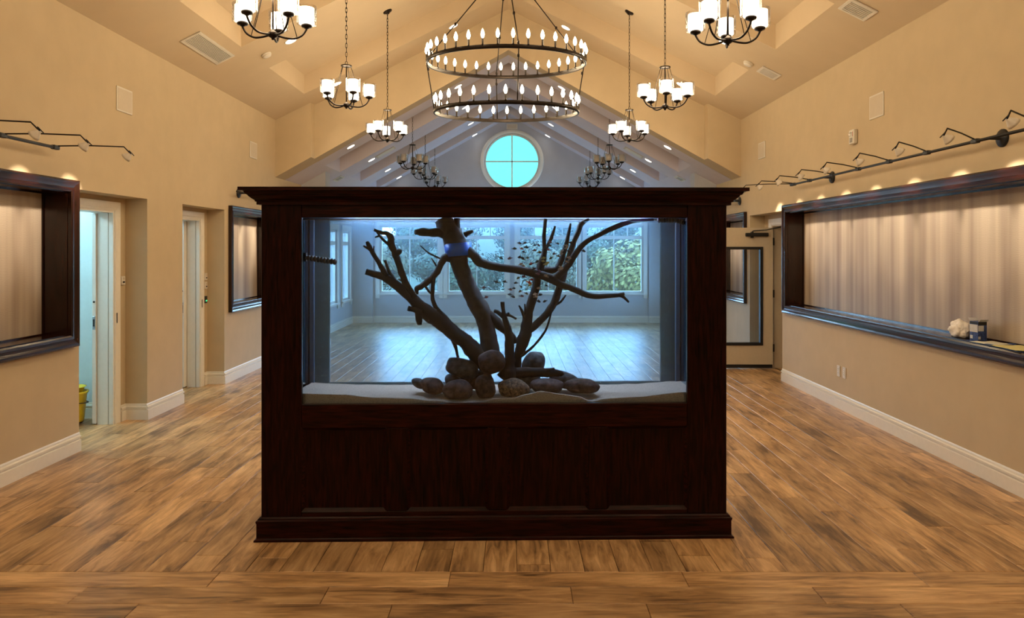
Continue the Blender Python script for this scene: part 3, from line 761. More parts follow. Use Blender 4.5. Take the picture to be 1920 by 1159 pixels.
limb(t, dz([(724, 518, 6), (712, 495, 4.6), (698, 473, 4.2), (692, 462, 4.5), (688, 453, 3)], 4.61, 4.58)); limb(t, dz([(697, 471, 3), (690, 466, 2.5), (681, 461, 1.5)], 4.59, 4.57), 'twig'); limb(t, dz([(700, 474, 2), (701, 461, 1)], 4.59, 4.58), 'twig')
limb(t, dz([(738, 526, 6), (729, 508, 3.5), (722, 488, 2.5)], 4.62, 4.64), mat=M_drift2); limb(t, dz([(760, 530, 3), (752, 526, 1.5), (747, 524, 1)], 4.61, 4.60), 'twig')
limb(t, dz([(846, 630, 5), (854, 650, 3.4), (859, 672, 2.4)], 4.70, 4.70))
t = thing('driftwood', 'branching driftwood shrub right of the trunk with tall forked stems', 'driftwood')
limb(t, dz([(945, 712, 15), (953, 699, 15), (956, 682, 10), (955, 648, 8.5), (953, 622, 8), (948, 603, 5.5), (944, 588, 4.5), (942, 566, 3.5)], 4.64, 4.66), 'stem', rough=.3)
limb(t, dz([(946, 590, 4), (957, 592, 2.5), (968, 598, 2)], 4.66, 4.64), 'twig'); limb(t, dz([(944, 594, 5), (935, 586, 4), (927, 583, 3.5)], 4.66, 4.68)); limb(t, dz([(953, 590, 2), (954, 586, 2.2)], 4.65, 4.65), 'twig')
limb(t, dz([(962, 712, 14), (968, 690, 10), (971, 667, 8), (979, 644, 11.5), (986, 622, 11.5), (989, 597, 9.5), (997, 565, 8.5), (1005, 538, 8), (1009, 512, 8), (1017, 490, 7), (1021, 469, 4.6), (1020, 443, 3.8), (1023, 410, 3.4)], 4.72, 4.80), 'stem', None, 11, .15)
limb(t, dz([(1019, 478, 4), (1027, 460, 3), (1034, 445, 3.8), (1041, 424, 2)], 4.79, 4.80)); limb(t, dz([(985, 618, 8), (994, 618, 7), (1010, 604, 7), (1024, 590, 7), (1039, 567, 7.2), (1048, 543, 7.2), (1055, 521, 7), (1060, 503, 6.2), (1073, 462, 5), (1084, 435, 5), (1089, 421, 5), (1104, 411, 3)], 4.74, 4.86), 'stem', M_drift2, 10, .14)
limb(t, dz([(1008, 508, 8), (1026, 507, 7), (1043, 505, 6), (1053, 486, 5.5), (1062, 457, 4.6), (1070, 419, 2)], 4.79, 4.83)); limb(t, dz([(1089, 424, 3), (1086, 416, 1.5)], 4.85, 4.85), 'twig')
limb(t, dz([(975, 668, 3.5), (994, 655, 2.6), (1013, 634, 2.5), (1025, 615, 2.2), (1034, 584, 1.6), (1037, 571, 1.2)], 4.72, 4.76), 'twig', rough=.35, sides=7); limb(t, dz([(1038, 573, 3), (1050, 567, 2.2), (1057, 559, 1.7), (1061, 553, 1)], 4.80, 4.80), 'twig')
limb(t, dz([(983, 595, 3), (978, 582, 2.4), (973, 573, 1.5)], 4.74, 4.73), 'twig'); limb(t, dz([(985, 590, 2.4), (984, 570, 1.3)], 4.74, 4.74), 'twig')
for a, b, c, d_ in [(1016, 627, 1020, 626), (1022, 617, 1027, 614), (1006, 642, 1011, 641), (1028, 592, 1024, 594)]: limb(t, dz([(a, b, 1.6), (c, d_, .9)], 4.745, 4.745), 'twig', sides=5)
t = thing('driftwood', 'short dark driftwood log lying across the rocks at right', 'driftwood')
limb(t, dz([(962, 699, 10), (998, 698, 9.5), (1027, 699, 8), (1049, 700, 6.5), (1054, 703, 4)], 4.68, 4.64), 'log', None, 11, .2); limb(t, dz([(1025, 695, 5), (1034, 693, 3), (1040, 691, 2)], 4.65, 4.65), 'twig')

# ---- pump outlets
t = thing('water_outlet', 'black segmented water nozzle at the left end of the tank', 'nozzle')
for i in range(10):
    p = W(573+i*6.1, 483+i*.9, 4.60)
    MB().lathe([(0, -.011), (.012, -.011), (.018, -.005), (.020, 0), (.018, .005), (.012, .011), (0, .011)], 10, Matrix.Translation(p) @ Matrix.Rotation(PI/2+.15, 4, 'Y')).build('nozzle_bead', M_black, t)
MB().box(*[f(v) for v in (CX-TX+.012, W(575, 480, 4.6).x) for f in (float,)], 4.585, 4.615, W(575, 490, 4.6).z, W(575, 474, 4.6).z).build('wall_fitting', M_black, t)
t = thing('water_outlet', 'black segmented water nozzle in the upper right corner of the tank', 'nozzle')
for i in range(11):
    p = W(1236+i*5, 413+(max(0, i-6))*1.4, 4.66)
    MB().lathe([(0, -.010), (.010, -.010), (.016, -.004), (.018, 0), (.016, .004), (.010, .010), (0, .010)], 10, Matrix.Translation(p) @ Matrix.Rotation(PI/2, 4, 'Y')).build('nozzle_bead', M_black, t)
MB().tube([W(1288, 418, 4.66), W(1290, 412, 4.66), W(1290, 400, 4.66)], .014, 10).build('riser', M_black, t)
t = thing('accent_lamp', 'small violet lamp glowing at the tip of the upper branch', 'lamp', W(1205, 406, 4.70))
MB().cbox(-.10, .10, -.012, .012, 0, .016, .003).build('housing', M_black, t); MB().box(-.095, .095, -.009, .009, -.004, 0).build('diode_strip', emitter('violet_diodes', (.45, .25, 1), 5), t)
light('POINT', 'violet_glow', (0, 0, -.02), .25, (.35, .2, 1), t, .02)

# ---- fish
FC = {'d': ((.03, .025, .03), 'tiny dark fish in the shoal around the driftwood'), 'g': ((.10, .13, .12), 'tiny grey green fish in the shoal around the driftwood'),
      'r': ((.45, .05, .05), 'tiny red fish in the shoal around the driftwood'), 'p': ((.22, .09, .13), 'tiny mauve fish in the shoal around the driftwood'),
      'o': ((.16, .15, .06), 'tiny olive fish in the shoal around the driftwood'), 'w': ((.55, .45, .38), 'tiny cream fish in the shoal around the driftwood'),
      'y': ((.48, .44, .14), 'tiny yellow fish in the shoal around the driftwood'), 'R': ((.80, .08, .02), 'bright orange red fish below the crossing branches'), 'b': ((.10, .15, .25), 'tiny blue grey fish in the shoal around the driftwood')}
bm = bmesh.new(); bmesh.ops.create_uvsphere(bm, u_segments=10, v_segments=8, radius=1)
for v in bm.verts:
    x, y, z = v.co; q = 1-.35*max(0, x)
    v.co = (x*.0125, y*.0030*q, z*.0062*q)
fish_body = bpy.data.meshes.new('body'); bm.to_mesh(fish_body); bm.free()
for p in fish_body.polygons: p.use_smooth = True
fish_tail = MB().prism([(.0105, .001), (.0175, .0050), (.0160, 0), (.0175, -.0050), (.0105, -.001)], -.0006, .0006).mesh('tail_fin')
fish_fin = MB().prism([(-.004, .0055), (.002, .0095), (.006, .0085), (.006, .0045)], -.0005, .0005).mesh('dorsal_fin')
FM = {k: plain('fish_'+n, v[0], .4, var=.3, scale=200) for (k, v), n in zip(FC.items(), ('dark', 'grey', 'red', 'mauve', 'olive', 'cream', 'yellow', 'orange', 'blue'))}
FISH = '605,325,d 663,323,d 550,385,g 630,385,r 648,420,p 680,370,d 768,348,b 810,347,p 768,402,p 820,425,o 885,375,d 915,395,r 935,315,p 930,350,d 1020,330,d 1115,355,w 1110,380,w 1060,415,w 1058,440,w 1140,410,d 1165,320,d 978,440,p 1025,465,o 945,487,o 868,485,y 858,520,y 890,555,y 905,540,y 795,525,g 728,550,r 690,485,o 638,492,d 605,478,d 495,490,p 402,487,g 620,552,w 645,570,w 760,602,d 820,630,p 805,660,p 890,680,w 650,688,p 590,703,o 735,720,r 712,755,R 715,780,y 352,747,g 443,743,d 562,757,d 622,797,d 545,815,d 505,828,p 610,848,o 680,873,o 495,882,b 630,900,p 535,908,d 213,808,p 243,912,p 828,885,d 878,957,d 810,815,w 770,880,w 785,905,w 895,787,d 1060,590,w 1115,525,w 1145,485,w 1040,610,w 1300,410,d 810,957,d'
rf = random.Random(3)
ORD = ('leftmost', 'second', 'third', 'fourth', 'fifth', 'sixth', 'seventh', 'eighth', 'ninth', 'tenth', 'eleventh', 'twelfth', 'thirteenth', 'fourteenth', 'fifteenth', 'sixteenth', 'seventeenth', 'eighteenth', 'nineteenth', 'twentieth', 'twenty first', 'twenty second', 'twenty third')
def fish_label(q):
    a, b, c = q.split(',')
    if c == 'R': return FC[c][1]
    order = sorted([p for p in FISH.split() if p.endswith(c)], key=lambda p: float(p.split(',')[0])); n = order.index(q)
    where = 'above' if float(b) < 500 else 'below' if float(b) > 690 else 'beside'
    return '%s of the tiny %s fish, counted from the left, %s the long branch' % (ORD[n], FN[c], where)
FN = {'d': 'dark', 'g': 'grey green', 'r': 'red', 'p': 'mauve', 'o': 'olive', 'w': 'cream', 'y': 'yellow', 'b': 'blue grey'}
for q in FISH.split():
    a, b, c = q.split(','); px, py = 870+float(a)/5.795, 400+float(b)/5.795
    Y = 4.50+.055*rf.random(); s = .85+.35*rf.random(); s *= 1.5 if c == 'R' else 1
    f_ = thing('fish', fish_label(q), 'fish', W(px, py, Y), group='small fish of one shoal'); f_.rotation_euler = (0, rf.uniform(-.5, .5), rf.choice((0, PI))+rf.uniform(-.6, .6)); f_.scale = (s, s, s)
    for me, nm in ((fish_body, 'body'), (fish_tail, 'tail_fin'), (fish_fin, 'dorsal_fin')):
        o = link(nm, me, f_)
        if not me.materials: me.materials.append(FM[c])
        o.material_slots[0].link = 'OBJECT'; o.material_slots[0].material = FM[c]

# ------------------------------------------------------------------ chandeliers
def chandelier_proto(lit):
    t = thing('chandelier', 'x', 'chandelier')
    # origin at the underside of the hub
    MB().lathe([(0, -.012), (.008, -.012), (.012, 0), (.030, .010), (.034, .022), (.034, .034), (.022, .045), (.010, .055), (.008, .06)], 16).build('hub', M_bronze, t)
    MB().tube([(0, 0, .05), (0, 0, .43)], .006, 8).build('stem', M_bronze, t)
    MB().lathe([(.010, .422), (.055, .424), (.058, .430), (.055, .436), (.010, .438), (.010, .422)], 20, caps=False).build('collar', M_bronze, t)
    MB().tube([(.012*math.cos(a), 0, .455+.022*math.sin(a)) for a in [2*PI*i/12 for i in range(12)]], .003, 6, closed=True).build('top_loop', M_bronze, t)
    for k in range(5):
        a = 2*PI*k/5; R = Matrix.Rotation(a, 4, 'Z')
        path = smooth_path([(Vector(p), .0075) for p in [(.028, 0, .022), (.08, 0, .012), (.14, 0, .012), (.195, 0, .040), (.225, 0, .082), (.23, 0, .098)]], 4)
        arm = MB().tube([R @ p for p, r in path], [r for p, r in path], 8).build('arm', M_bronze, t)
        MB().tube([R @ Vector((.045, 0, .428)), R @ Vector((.165, 0, .022))], .0028, 6).build('tie_rod', M_bronze, arm)
        T = R @ Matrix.Translation((.23, 0, .095))
        MB().lathe([(0, 0), (.014, 0), (.018, .006), (.034, .010), (.038, .016), (.038, .026), (.030, .030), (0, .030)], 14, T).build('cup', M_bronze, arm)
        MB().lathe([(.052, .034), (.054, .036), (.054, .146), (.050, .146), (.050, .038), (0, .038)], 18, T, caps=False).build('shade', M_shade_on if lit else M_shade_off, arm)
        MB().lathe([(.030, .028), (.068, .030), (.070, .034), (.070, .158), (.067, .158), (.067, .034)], 20, T, caps=False).build('glass_cylinder', M_clear, arm)
    return t
def chain_mb(length):
    m = MB(); n = max(2, int(length/.045)); step = length/n
    for i in range(n):
        zc = .48+step*(i+.5); q = i % 2
        pts = []
        for k in range(10):
            a = 2*PI*k/10; u, w = .0085*math.cos(a), (step*.62)*math.sin(a)
            pts.append((u if q else 0, 0 if q else u, zc+w))
        m.tube(pts, .0026, 5, closed=True)
    return m
protos = {True: chandelier_proto(True), False: chandelier_proto(False)}
used = {True: False, False: False}
CH = [(-1.68, 5.2, 3.18, 1, .45, 'lit five shade chandelier at the upper left edge, nearest the camera'), (1.49, 5.2, 3.14, 1, .1, 'lit five shade chandelier at the upper right edge, nearest the camera'),
      (-1.73, 7.7, 3.175, 1, .2, 'lit five shade chandelier on a chain left of the big ring chandelier'), (1.556, 7.7, 3.16, 1, .8, 'lit five shade chandelier on a chain right of the big ring chandelier'),
      (-1.73, 10.2, 3.19, 1, .55, 'smaller looking lit chandelier hung low left of the ring, before the bulkhead'), (1.574, 10.2, 3.19, 1, .3, 'smaller looking lit chandelier hung low right of the ring, before the bulkhead'),
      (-1.70, 2.67, 3.18, 1, .0, 'lit five shade chandelier overhead on the left, before the cabinet'), (1.53, 2.67, 3.16, 1, .6, 'lit five shade chandelier overhead on the right, before the cabinet'),
      (-1.70, .15, 3.18, 1, .3, 'unseen lit chandelier added overhead left of the camera to brighten the near floor'), (1.53, .15, 3.16, 1, .9, 'unseen lit chandelier added overhead right of the camera to brighten the near floor'),  # unseen pair over the camera, added to brighten the near floor
      (-1.78, 13.08, 3.12, 0, .35, 'unlit chandelier nearest the bulkhead on the left of the far section'), (1.67, 13.08, 3.12, 0, .75, 'unlit chandelier nearest the bulkhead on the right of the far section'),
      (-1.78, 14.95, 3.12, 0, .6, 'unlit chandelier in the middle of the far left row'), (1.68, 14.95, 3.12, 0, .15, 'unlit chandelier in the middle of the far right row'),
      (-1.78, 16.75, 3.11, 0, .1, 'unlit chandelier closest to the round window on the left'), (1.70, 16.75, 3.11, 0, .5, 'unlit chandelier closest to the round window on the right')]
for x, y, z, lit, rz, lab in CH:
    lit = bool(lit); p = protos[lit]
    t = copy_tree(p) if used[lit] else p
    used[lit] = True
    t.location = (x, y, z); t.rotation_euler = (0, 0, rz)
    tag(t, lab, 'chandelier', 'five shade chandeliers')
    top = (z1(x) if y < YB else z2(x))+.28
    ln = top-z-.48
    chain_mb(ln).build('chain', M_bronze, t)
    s = math.atan(S1 if y < YB else S2)*(1 if x > 0 else -1)
    MB().lathe([(0, .0), (.065, -.0), (.062, -.012), (.02, -.028), (.008, -.04), (0, -.04)], 18, Matrix.Translation((0, 0, top-z)) @ Matrix.Rotation(-rz, 4, 'Z') @ Matrix.Rotation(s, 4, 'Y')).build('canopy', M_bronze, t)
    if lit: light('POINT', 'chandelier_light', (0, 0, .30), CHAND_W, WARM, t, .16)

# two tier ring chandelier
ring = thing('ring_chandelier', 'large two tier bronze ring chandelier crowded with glowing candle bulbs', 'chandelier', (-.08, 7.7, 3.36))
ring.rotation_euler = (math.radians(3.2), 0, 0)
candle_me = MB().lathe([(0, 0), (.012, 0), (.012, .006), (.0085, .008), (.0085, .062), (0, .062)], 10).mesh('candle'); candle_me.materials.append(M_bronze)
bulb_me = MB().lathe([(.006, .062), (.011, .070), (.0175, .088), (.018, .100), (.013, .122), (.006, .140), (0, .150)], 12).mesh('bulb'); bulb_me.materials.append(M_bulb_on)
apex = Vector((0, 0, 1.28))
for zr, R, nb in ((.25, .815, 36), (-.25, .742, 30)):
    MB().lathe([(R-.008, 0), (R+.008, 0), (R+.008, .038), (R-.008, .038), (R-.008, 0)], 72, Matrix.Translation((0, 0, zr)), caps=False).build('ring', M_bronze, ring)
    for k in range(nb):
        a = 2*PI*(k+.5)/nb
        c = link('candle', candle_me, ring, (R*math.cos(a), R*math.sin(a), zr+.036)); link('bulb', bulb_me, c)
    for k in range(8):
        a = 2*PI*k/8; light('POINT', 'ring_light', (R*.8*math.cos(a), R*.8*math.sin(a), zr+.16), RING_W, WARM, ring, .06)
for k in range(4):
    a = PI/2*k-PI/2+.15; u = Vector((math.cos(a), math.sin(a), 0))
    A = u*.815+Vector((0, 0, .288)); B = u*.742+Vector((0, 0, -.21))
    r = MB().tube([A, apex], .006, 7)
    for q in (0.02, .36, .70): r.lathe([(0, -.02), (.012, -.012), (.012, .012), (0, .02)], 8, Matrix.Translation(A.lerp(apex, q)))
    r.build('suspension_rod', M_bronze, ring)
    r = MB().tube([A-Vector((0, 0, .04)), B], .006, 7); r.lathe([(0, -.02), (.012, -.012), (.012, .012), (0, .02)], 8, Matrix.Translation(A.lerp(B, .2))); r.build('tie_rod', M_bronze, ring)
MB().lathe([(0, 1.24), (.03, 1.25), (.035, 1.28), (.02, 1.31), (.008, 1.33), (.008, 2.10), (0, 2.10)], 12).build('top_stem', M_bronze, ring)

# ------------------------------------------------------------------ ceiling fittings
def on_slope(x, zf, s): return Matrix.Translation((0, 0, 0)) @ Matrix.Rotation(math.atan(s)*(1 if x > RX else -1), 4, 'Y')
down_me = [MB().lathe([(.068, 0), (.085, 0), (.082, -.006), (.068, -.006), (.068, 0)], 24, caps=False).mesh('trim_ring'), MB().lathe([(0, -.003), (.068, -.003), (.068, -.001), (0, -.001)], 24).mesh('lens')]
down_me[0].materials.append(M_plastic); down_me[1].materials.append(M_down_on)
bands = [(i, (a+b)/2 if a < 11 else 11.28, z1, S1) for i, (a, b) in enumerate(RIBS1[:5])]+[(5+i, (a+b)/2-.02 if i else 12.25, z2, S2) for i, (a, b) in enumerate(RIBS2)]
bname = ['strip beside the bulkhead', 'hall beam past the ring chandelier', 'hall beam over the nearest chandeliers', 'hall beam above the cabinet', 'hall beam overhead, unseen and added to brighten the near floor', 'first far beam behind the bulkhead', 'second far beam', 'third far beam', 'last far beam by the round window']  # downlights of the overhead beam are unseen, added to light the near floor
for i, y, zf, s in bands:
    for x, nm in ((-2.68, 'low left'), (-.92, 'upper left'), (.78, 'upper right'), (2.52, 'low right')):
        t = thing('downlight', 'round recessed downlight, %s on the %s' % (nm, bname[i]), 'downlight', (x, y, zf(x)), group='recessed ceiling downlights')
        t.rotation_euler = on_slope(x, zf, s).to_euler()
        link('trim_ring', down_me[0], t); link('lens', down_me[1], t)
        light('SPOT', 'downlight_beam', (0, 0, -.012), DOWN_W*(1 if i < 5 else .10), (1, .80, .56), t, .05, Euler((0, -t.rotation_euler.y, 0)), math.radians(88), .7)
def vent(x, y, zf, s, lx, ly, nsl, label, along='y'):
    t = thing('ceiling_vent', label, 'vent', (x, y, zf(x))); t.rotation_euler = on_slope(x, zf, s).to_euler()
    MB().box(-lx/2, lx/2, -ly/2, ly/2, -.003, -.001).build('duct', M_darkgap, t)
    m = MB(); rect_frame(-lx/2, lx/2, -ly/2, ly/2, .028, -.012, -.001, lambda u0, u1, a, b, w0, w1: m.box(u0, u1, w0, w1, a, b)); m.build('frame', M_plastic, t)
    for k in range(nsl):
        if along == 'y':
            xx = -lx/2+.028+(lx-.056)*(k+.5)/nsl; q = (lx-.056)/nsl*.22
            MB().box(xx-q, xx+q, -ly/2+.028, ly/2-.028, -.010, -.003).build('slat', M_plastic, t)
        else:
            yy = -ly/2+.028+(ly-.056)*(k+.5)/nsl; q = (ly-.056)/nsl*.22
            MB().box(-lx/2+.028, lx/2-.028, yy-q, yy+q, -.010, -.003).build('slat', M_plastic, t)
vent(-3.325, 8.13, z1, S1, .23, .95, 11, 'long white slatted return vent on the left ceiling slope')
vent(3.15, 9.23, z1, S1, .25, .25, 8, 'small square slatted vent on the right slope beside the smoke detector', 'x')
vent(3.14, 6.82, z1, S1, .27, .27, 7, 'square slatted vent high at the right near the wall', 'x')
vent(-3.30, 14.05, z2, S2, .18, .30, 5, 'small slatted vent low on the left of the second far beam')
vent(3.12, 14.05, z2, S2, .18, .30, 5, 'small slatted vent low on the right of the second far beam')
for x, nm in ((-2.42, 'left'), (2.25, 'right')):
    t = thing('ceiling_panel', 'flat pale rectangular cover on the %s of the second far beam' % nm, 'ceiling panel', (x, 14.05, z2(x))); t.rotation_euler = on_slope(x, z2, S2).to_euler()
    m = MB().cbox(-.20, .20, -.13, .13, -.010, -.001, .003).build('cover', M_grill, t); MB().cbox(-.17, .17, -.10, .10, -.014, -.010, .002).build('raised_field', M_plastic, t)
for x, y, nm in ((-2.99, 9.0, 'left'), (2.90, 9.24, 'right')):
    t = thing('smoke_detector', 'round white smoke detector on the %s ceiling slope' % nm, 'smoke detector', (x, y, z1(x))); t.rotation_euler = on_slope(x, z1, S1).to_euler()
    MB().lathe([(0, 0), (.062, 0), (.062, -.012), (.055, -.02)], 22, caps=False).build('base', M_plastic, t); MB().lathe([(.055, -.02), (.05, -.032), (.02, -.038), (0, -.038)], 22).build('cap', M_plastic, t)

# ------------------------------------------------------------------ wall fittings
def grille(xw, s, y, z, label):
    t = thing('wall_speaker', label, 'speaker', (xw, y, z))
    MB().cbox(*sorted((0, s*.010)), -.14, .14, -.115, .115, .003).build('frame', M_plastic, t); MB().box(*sorted((s*.010, s*.012)), -.125, .125, -.10, .10).build('grille_cloth', M_grill, t)
grille(XL, 1, 7.07, 3.12, 'larger looking flush white wall speaker high on the left wall')
grille(XL, 1, 10.57, 3.12, 'flush white wall speaker near the bulkhead on the left wall')
grille(XR, -1, 7.22, 3.10, 'larger looking flush white wall speaker high on the right wall')
grille(XR, -1, 10.57, 3.12, 'flush white wall speaker near the bulkhead on the right wall')
t = thing('fire_alarm', 'white fire alarm strobe on the right wall below the speaker', 'alarm', (XR, 7.68, 2.87))
MB().cbox(-.045, 0, -.055, .055, -.075, .075, .008).build('housing', M_plastic, t); MB().cbox(-.065, -.045, -.03, .03, .005, .045, .006).build('strobe_lens', M_clear, t)
for k in range(4): MB().box(-.047, -.044, -.03, .03, -.055+k*.012, -.050+k*.012).build('sounder_slot', M_darkgap, t)
tag(MB().box(-.0465, -.0445, -.040, -.034, .0, .05).build('red_mark', plain('red_print', (.5, .03, .02), .5), t), 'small red lettering strip')
for k, y in enumerate((8.07, 7.93)):
    t = thing('wall_outlet', 'white outlet plate on the right wall, %s of the pair' % ('the one nearer the door' if k == 0 else 'the one nearer the camera'), 'outlet', (XR, y, .40))
    MB().cbox(-.007, 0, -.037, .037, -.060, .060, .003).build('cover_plate', M_plastic, t)
    for q in (-.022, .022):
        s = MB().cbox(-.010, -.007, -.016, .016, q-.014, q+.014, .002).build('socket', M_white, t); MB().box(-.0106, -.0100, -.007, -.004, q-.004, q+.006).box(-.0106, -.0100, .004, .007, q-.004, q+.006).build('slot', M_black, s)
for y, z, lab, kind in ((7.455, 1.40, 'white wall control beside the first left doorway', 0), (9.46, 1.37, 'upper white wall control beside the second left doorway', 0), (9.46, 1.26, 'lower white wall control beside the second left doorway', 1), (9.455, 1.08, 'small keypad with a green light beside the second left doorway', 2)):
    t = thing('wall_control', lab, 'wall control', (XL-D1, y, z))
    MB().cbox(0, .018, -.032, .032, -.045, .045, .004).build('cover_plate', M_black if kind == 2 else M_plastic, t)
    MB().box(.018, .020, -.018, .018, -.022, -.006).build('button', emitter('green_light', (.05, .9, .3), 1.5) if kind == 2 else M_black, t)
    if kind != 2: MB().box(.018, .022, -.010, .010, .010, .032).build('lever', M_grill, t)
t = thing('gable_sign', 'small pale plate on the wall above the round window', 'sign', (RC.x, YE, 4.62)); MB().cbox(-.13, .13, -.03, 0, -.065, .065, .006).build('plate', M_plastic, t)
MB().box(-.11, .11, -.032, -.030, -.045, .045).build('face', M_grill, t)

# ---- rail lights
def spot_head(parent, p, s, yaim):
    """p: end of the arm; s: -1 left wall, +1 right wall; the head aims back at the wall"""
    aim = (Vector((s*.52, yaim, -.42))).normalized()
    q = aim.to_track_quat('-Z', 'Y').to_matrix().to_4x4(); M = Matrix.Translation(p) @ q
    h = MB().lathe([(.012, .0), (.018, -.012), (.036, -.040), (.040, -.055), (.034, -.055), (.030, -.045), (0, -.042)], 14, M, caps=False).build('spot_head', M_plastic, parent)
    MB().lathe([(0, -.053), (.034, -.053), (.034, -.050), (0, -.050)], 14, M).build('lens', M_down_on, h)
    MB().tube([M @ Vector((0, -.03, .012)), M @ Vector((0, .03, .006))], .004, 6).build('pivot', M_black, h)
    return M, aim
def rail_light(xw, s, y0, y1, roses, heads, label, zr=2.508):
    t = thing('rail_light', label, 'track light'); xr_ = xw-s*.10
    MB().tube([(xr_, y0, zr), (xr_, y1, zr)], .0125, 8).build('rail', M_black, t)
    for y in roses:
        r = MB().lathe([(0, 0), (.066, 0), (.066, .010), (.055, .020), (.015, .024), (.012, .10), (0, .10)], 22, Matrix.Translation((xw, y, zr)) @ Matrix.Rotation(-s*PI/2, 4, 'Y')).build('wall_rose', M_black, t)
    for ys, yh in heads:
        xe = xr_-s*.37
        A = Vector((xr_, ys, zr+.012)); B = Vector((xe, yh, zr+.05)); C = Vector((xe-s*.04, yh+(yh-ys)*.1, zr-.004))
        a = MB().tube([A, A.lerp(B, .5)+Vector((0, 0, .006)), B, C], .0055, 6).build('arm', M_bronze, t)
        MB().cbox(xr_-.018, xr_+.018, ys-.035, ys+.035, zr-.016, zr+.018, .005).build('clip', M_black, a)
        Mx, aim = spot_head(t, C, s, 0)
        light('SPOT', 'spot_beam', Mx @ Vector((0, 0, -.06)), TRACK_W, (1, .82, .60), t, .025, aim.to_track_quat('-Z', 'Y').to_euler(), math.radians(50), .6)
rail_light(XR, 1, 4.4, 9.2, (5.36, 8.23), [(9.16, 9.79), (9.1, 9.18), (8.62, 8.55), (8.0, 7.9), (7.40, 7.26), (6.79, 6.57), (6.17, 5.9), (5.52, 5.24), (4.85, 4.57)], 'black rail with swing arm spotlights over the long right niche')
rail_light(XL, -1, 2.6, 5.88, (3.2, 5.0), [(5.85, 6.17), (5.24, 5.55), (4.66, 4.98), (4.05, 4.38), (3.5, 3.8)], 'black rail with swing arm spotlights over the near left niche')
rail_light(XL, -1, 9.68, 11.3, (10.0, 11.0), [(10.1, 10.3), (10.7, 10.9), (11.2, 11.4)], 'rail light over the left niche mostly hidden by the cabinet', 2.47)
rail_light(XR, 1, 11.3, 12.8, (11.6, 12.5), [(11.5, 11.75), (12.0, 12.2), (12.5, 12.6)], 'rail light over the niche beyond the open glazed door', 2.47)

# ---- things on the right ledge
ZL = NZ0+.018
def lump(name, label, cat, c, rx, ry, rz, mat, seed, fold=.28):
    bm = bmesh.new(); bmesh.ops.create_icosphere(bm, subdivisions=5, radius=1)
    for v in bm.verts:
        p = v.co.copy(); r = 1+fold*noise.noise(p*1.9+Vector((seed, 0, 0)))+fold*.55*abs(noise.noise(p*4.2+Vector((0, seed, 0))))
        v.co = Vector((p.x*rx*r, p.y*ry*r, max(p.z, -.62)*rz*r))
    mz = min(v.co.z for v in bm.verts)
    for v in bm.verts: v.co.z -= mz
    me = bpy.data.meshes.new(name); bm.to_mesh(me); bm.free(); me.materials.append(mat)
    for p in me.polygons: p.use_smooth = True
    return tag(link(name, me, None, c), label, cat)
lump('cleaning_cloth', 'crumpled white cloth on the ledge of the long right niche', 'cloth', (3.60, 6.02, ZL), .062, .105, .078, plain('white_cloth', (.85, .82, .78), .9, var=.08), 4)
bxm = thing('carton', 'small open blue and white carton beside the crumpled cloth', 'box', (3.605, 5.80, ZL), .12)
M_cblue = plain('blue_print', (.035, .07, .24), .5, var=.5, scale=60); M_cwhite = plain('white_card', (.62, .64, .68), .6, var=.1)
MB().cbox(-.038, .038, -.045, .045, 0, .148, .002).build('carton_body', M_cblue, bxm)
for a in ((-.036, .010, -.0462, -.0452, .075, .118), (-.036, -.016, -.0462, -.0452, .012, .034), (-.0392, -.0382, -.042, .042, .066, .124), (-.0392, -.0382, .010, .036, .014, .040)):
    tag(MB().box(*a).build('printed_panel', M_cwhite, bxm), 'white printed panel')
for a in ((-.036, .034, -.0462, -.0452, .122, .145), (-.0392, -.0382, -.040, .040, .128, .146)): MB().box(*a).build('dark_opening', M_black, bxm)
for s_, a in ((-1, .7), (1, .9)): MB().box(-.036, .036, 0, .030, 0, .002, Matrix.Translation((0, s_*.044, .148)) @ Matrix.Rotation(a if s_ > 0 else PI-a, 4, 'X')).build('flap', M_cwhite, bxm)
M_yel = plain('yellow_paper', (.66, .60, .27), .8, var=.04)
M_wpap = plain('white_paper', (.66, .66, .58), .8, var=.04)
def sheet(name, label, x0, x1, y0, y1, rz, mat, seed, z=ZL):
    m = MB(); vs = []; n = 10
    for i in range(n+1):
        for j in range(n+1):
            x = x0+(x1-x0)*i/n; y = y0+(y1-y0)*j/n; vs.append((x-(x0+x1)/2, y-(y0+y1)/2, .004+.005*noise.noise(Vector((x*14, y*9, seed)))+.003))
    k = len(vs); vs += [(a, b, c-.0012) for a, b, c in vs]
    q = lambda i, j: i*(n+1)+j
    fs = [(q(i, j), q(i+1, j), q(i+1, j+1), q(i, j+1)) for i in range(n) for j in range(n)]; fs += [tuple(k+v for v in reversed(f)) for f in fs]
    for i in range(n): fs += [(q(i, 0), q(i, 0)+k, q(i+1, 0)+k, q(i+1, 0)), (q(i, n), q(i+1, n), q(i+1, n)+k, q(i, n)+k), (q(0, i), q(0, i+1), q(0, i+1)+k, q(0, i)+k), (q(n, i), q(n, i)+k, q(n, i+1)+k, q(n, i+1))]
    m.add(vs, fs, True); o = m.build(name, mat); o.location = ((x0+x1)/2, (y0+y1)/2, z); o.rotation_euler = (0, 0, rz); return tag(o, label, 'paper')
sheet('paper_sheet', 'white sheet of paper taped on the ledge by the carton', 3.48, 3.66, 5.48, 5.70, .12, M_wpap, 1)
sheet('paper_sheet', 'yellow sheet of paper taped on the ledge at the right edge', 3.47, 3.69, 5.14, 5.46, -.08, M_yel, 2)
M_tape = plain('blue_tape', (.02, .09, .42), .6)
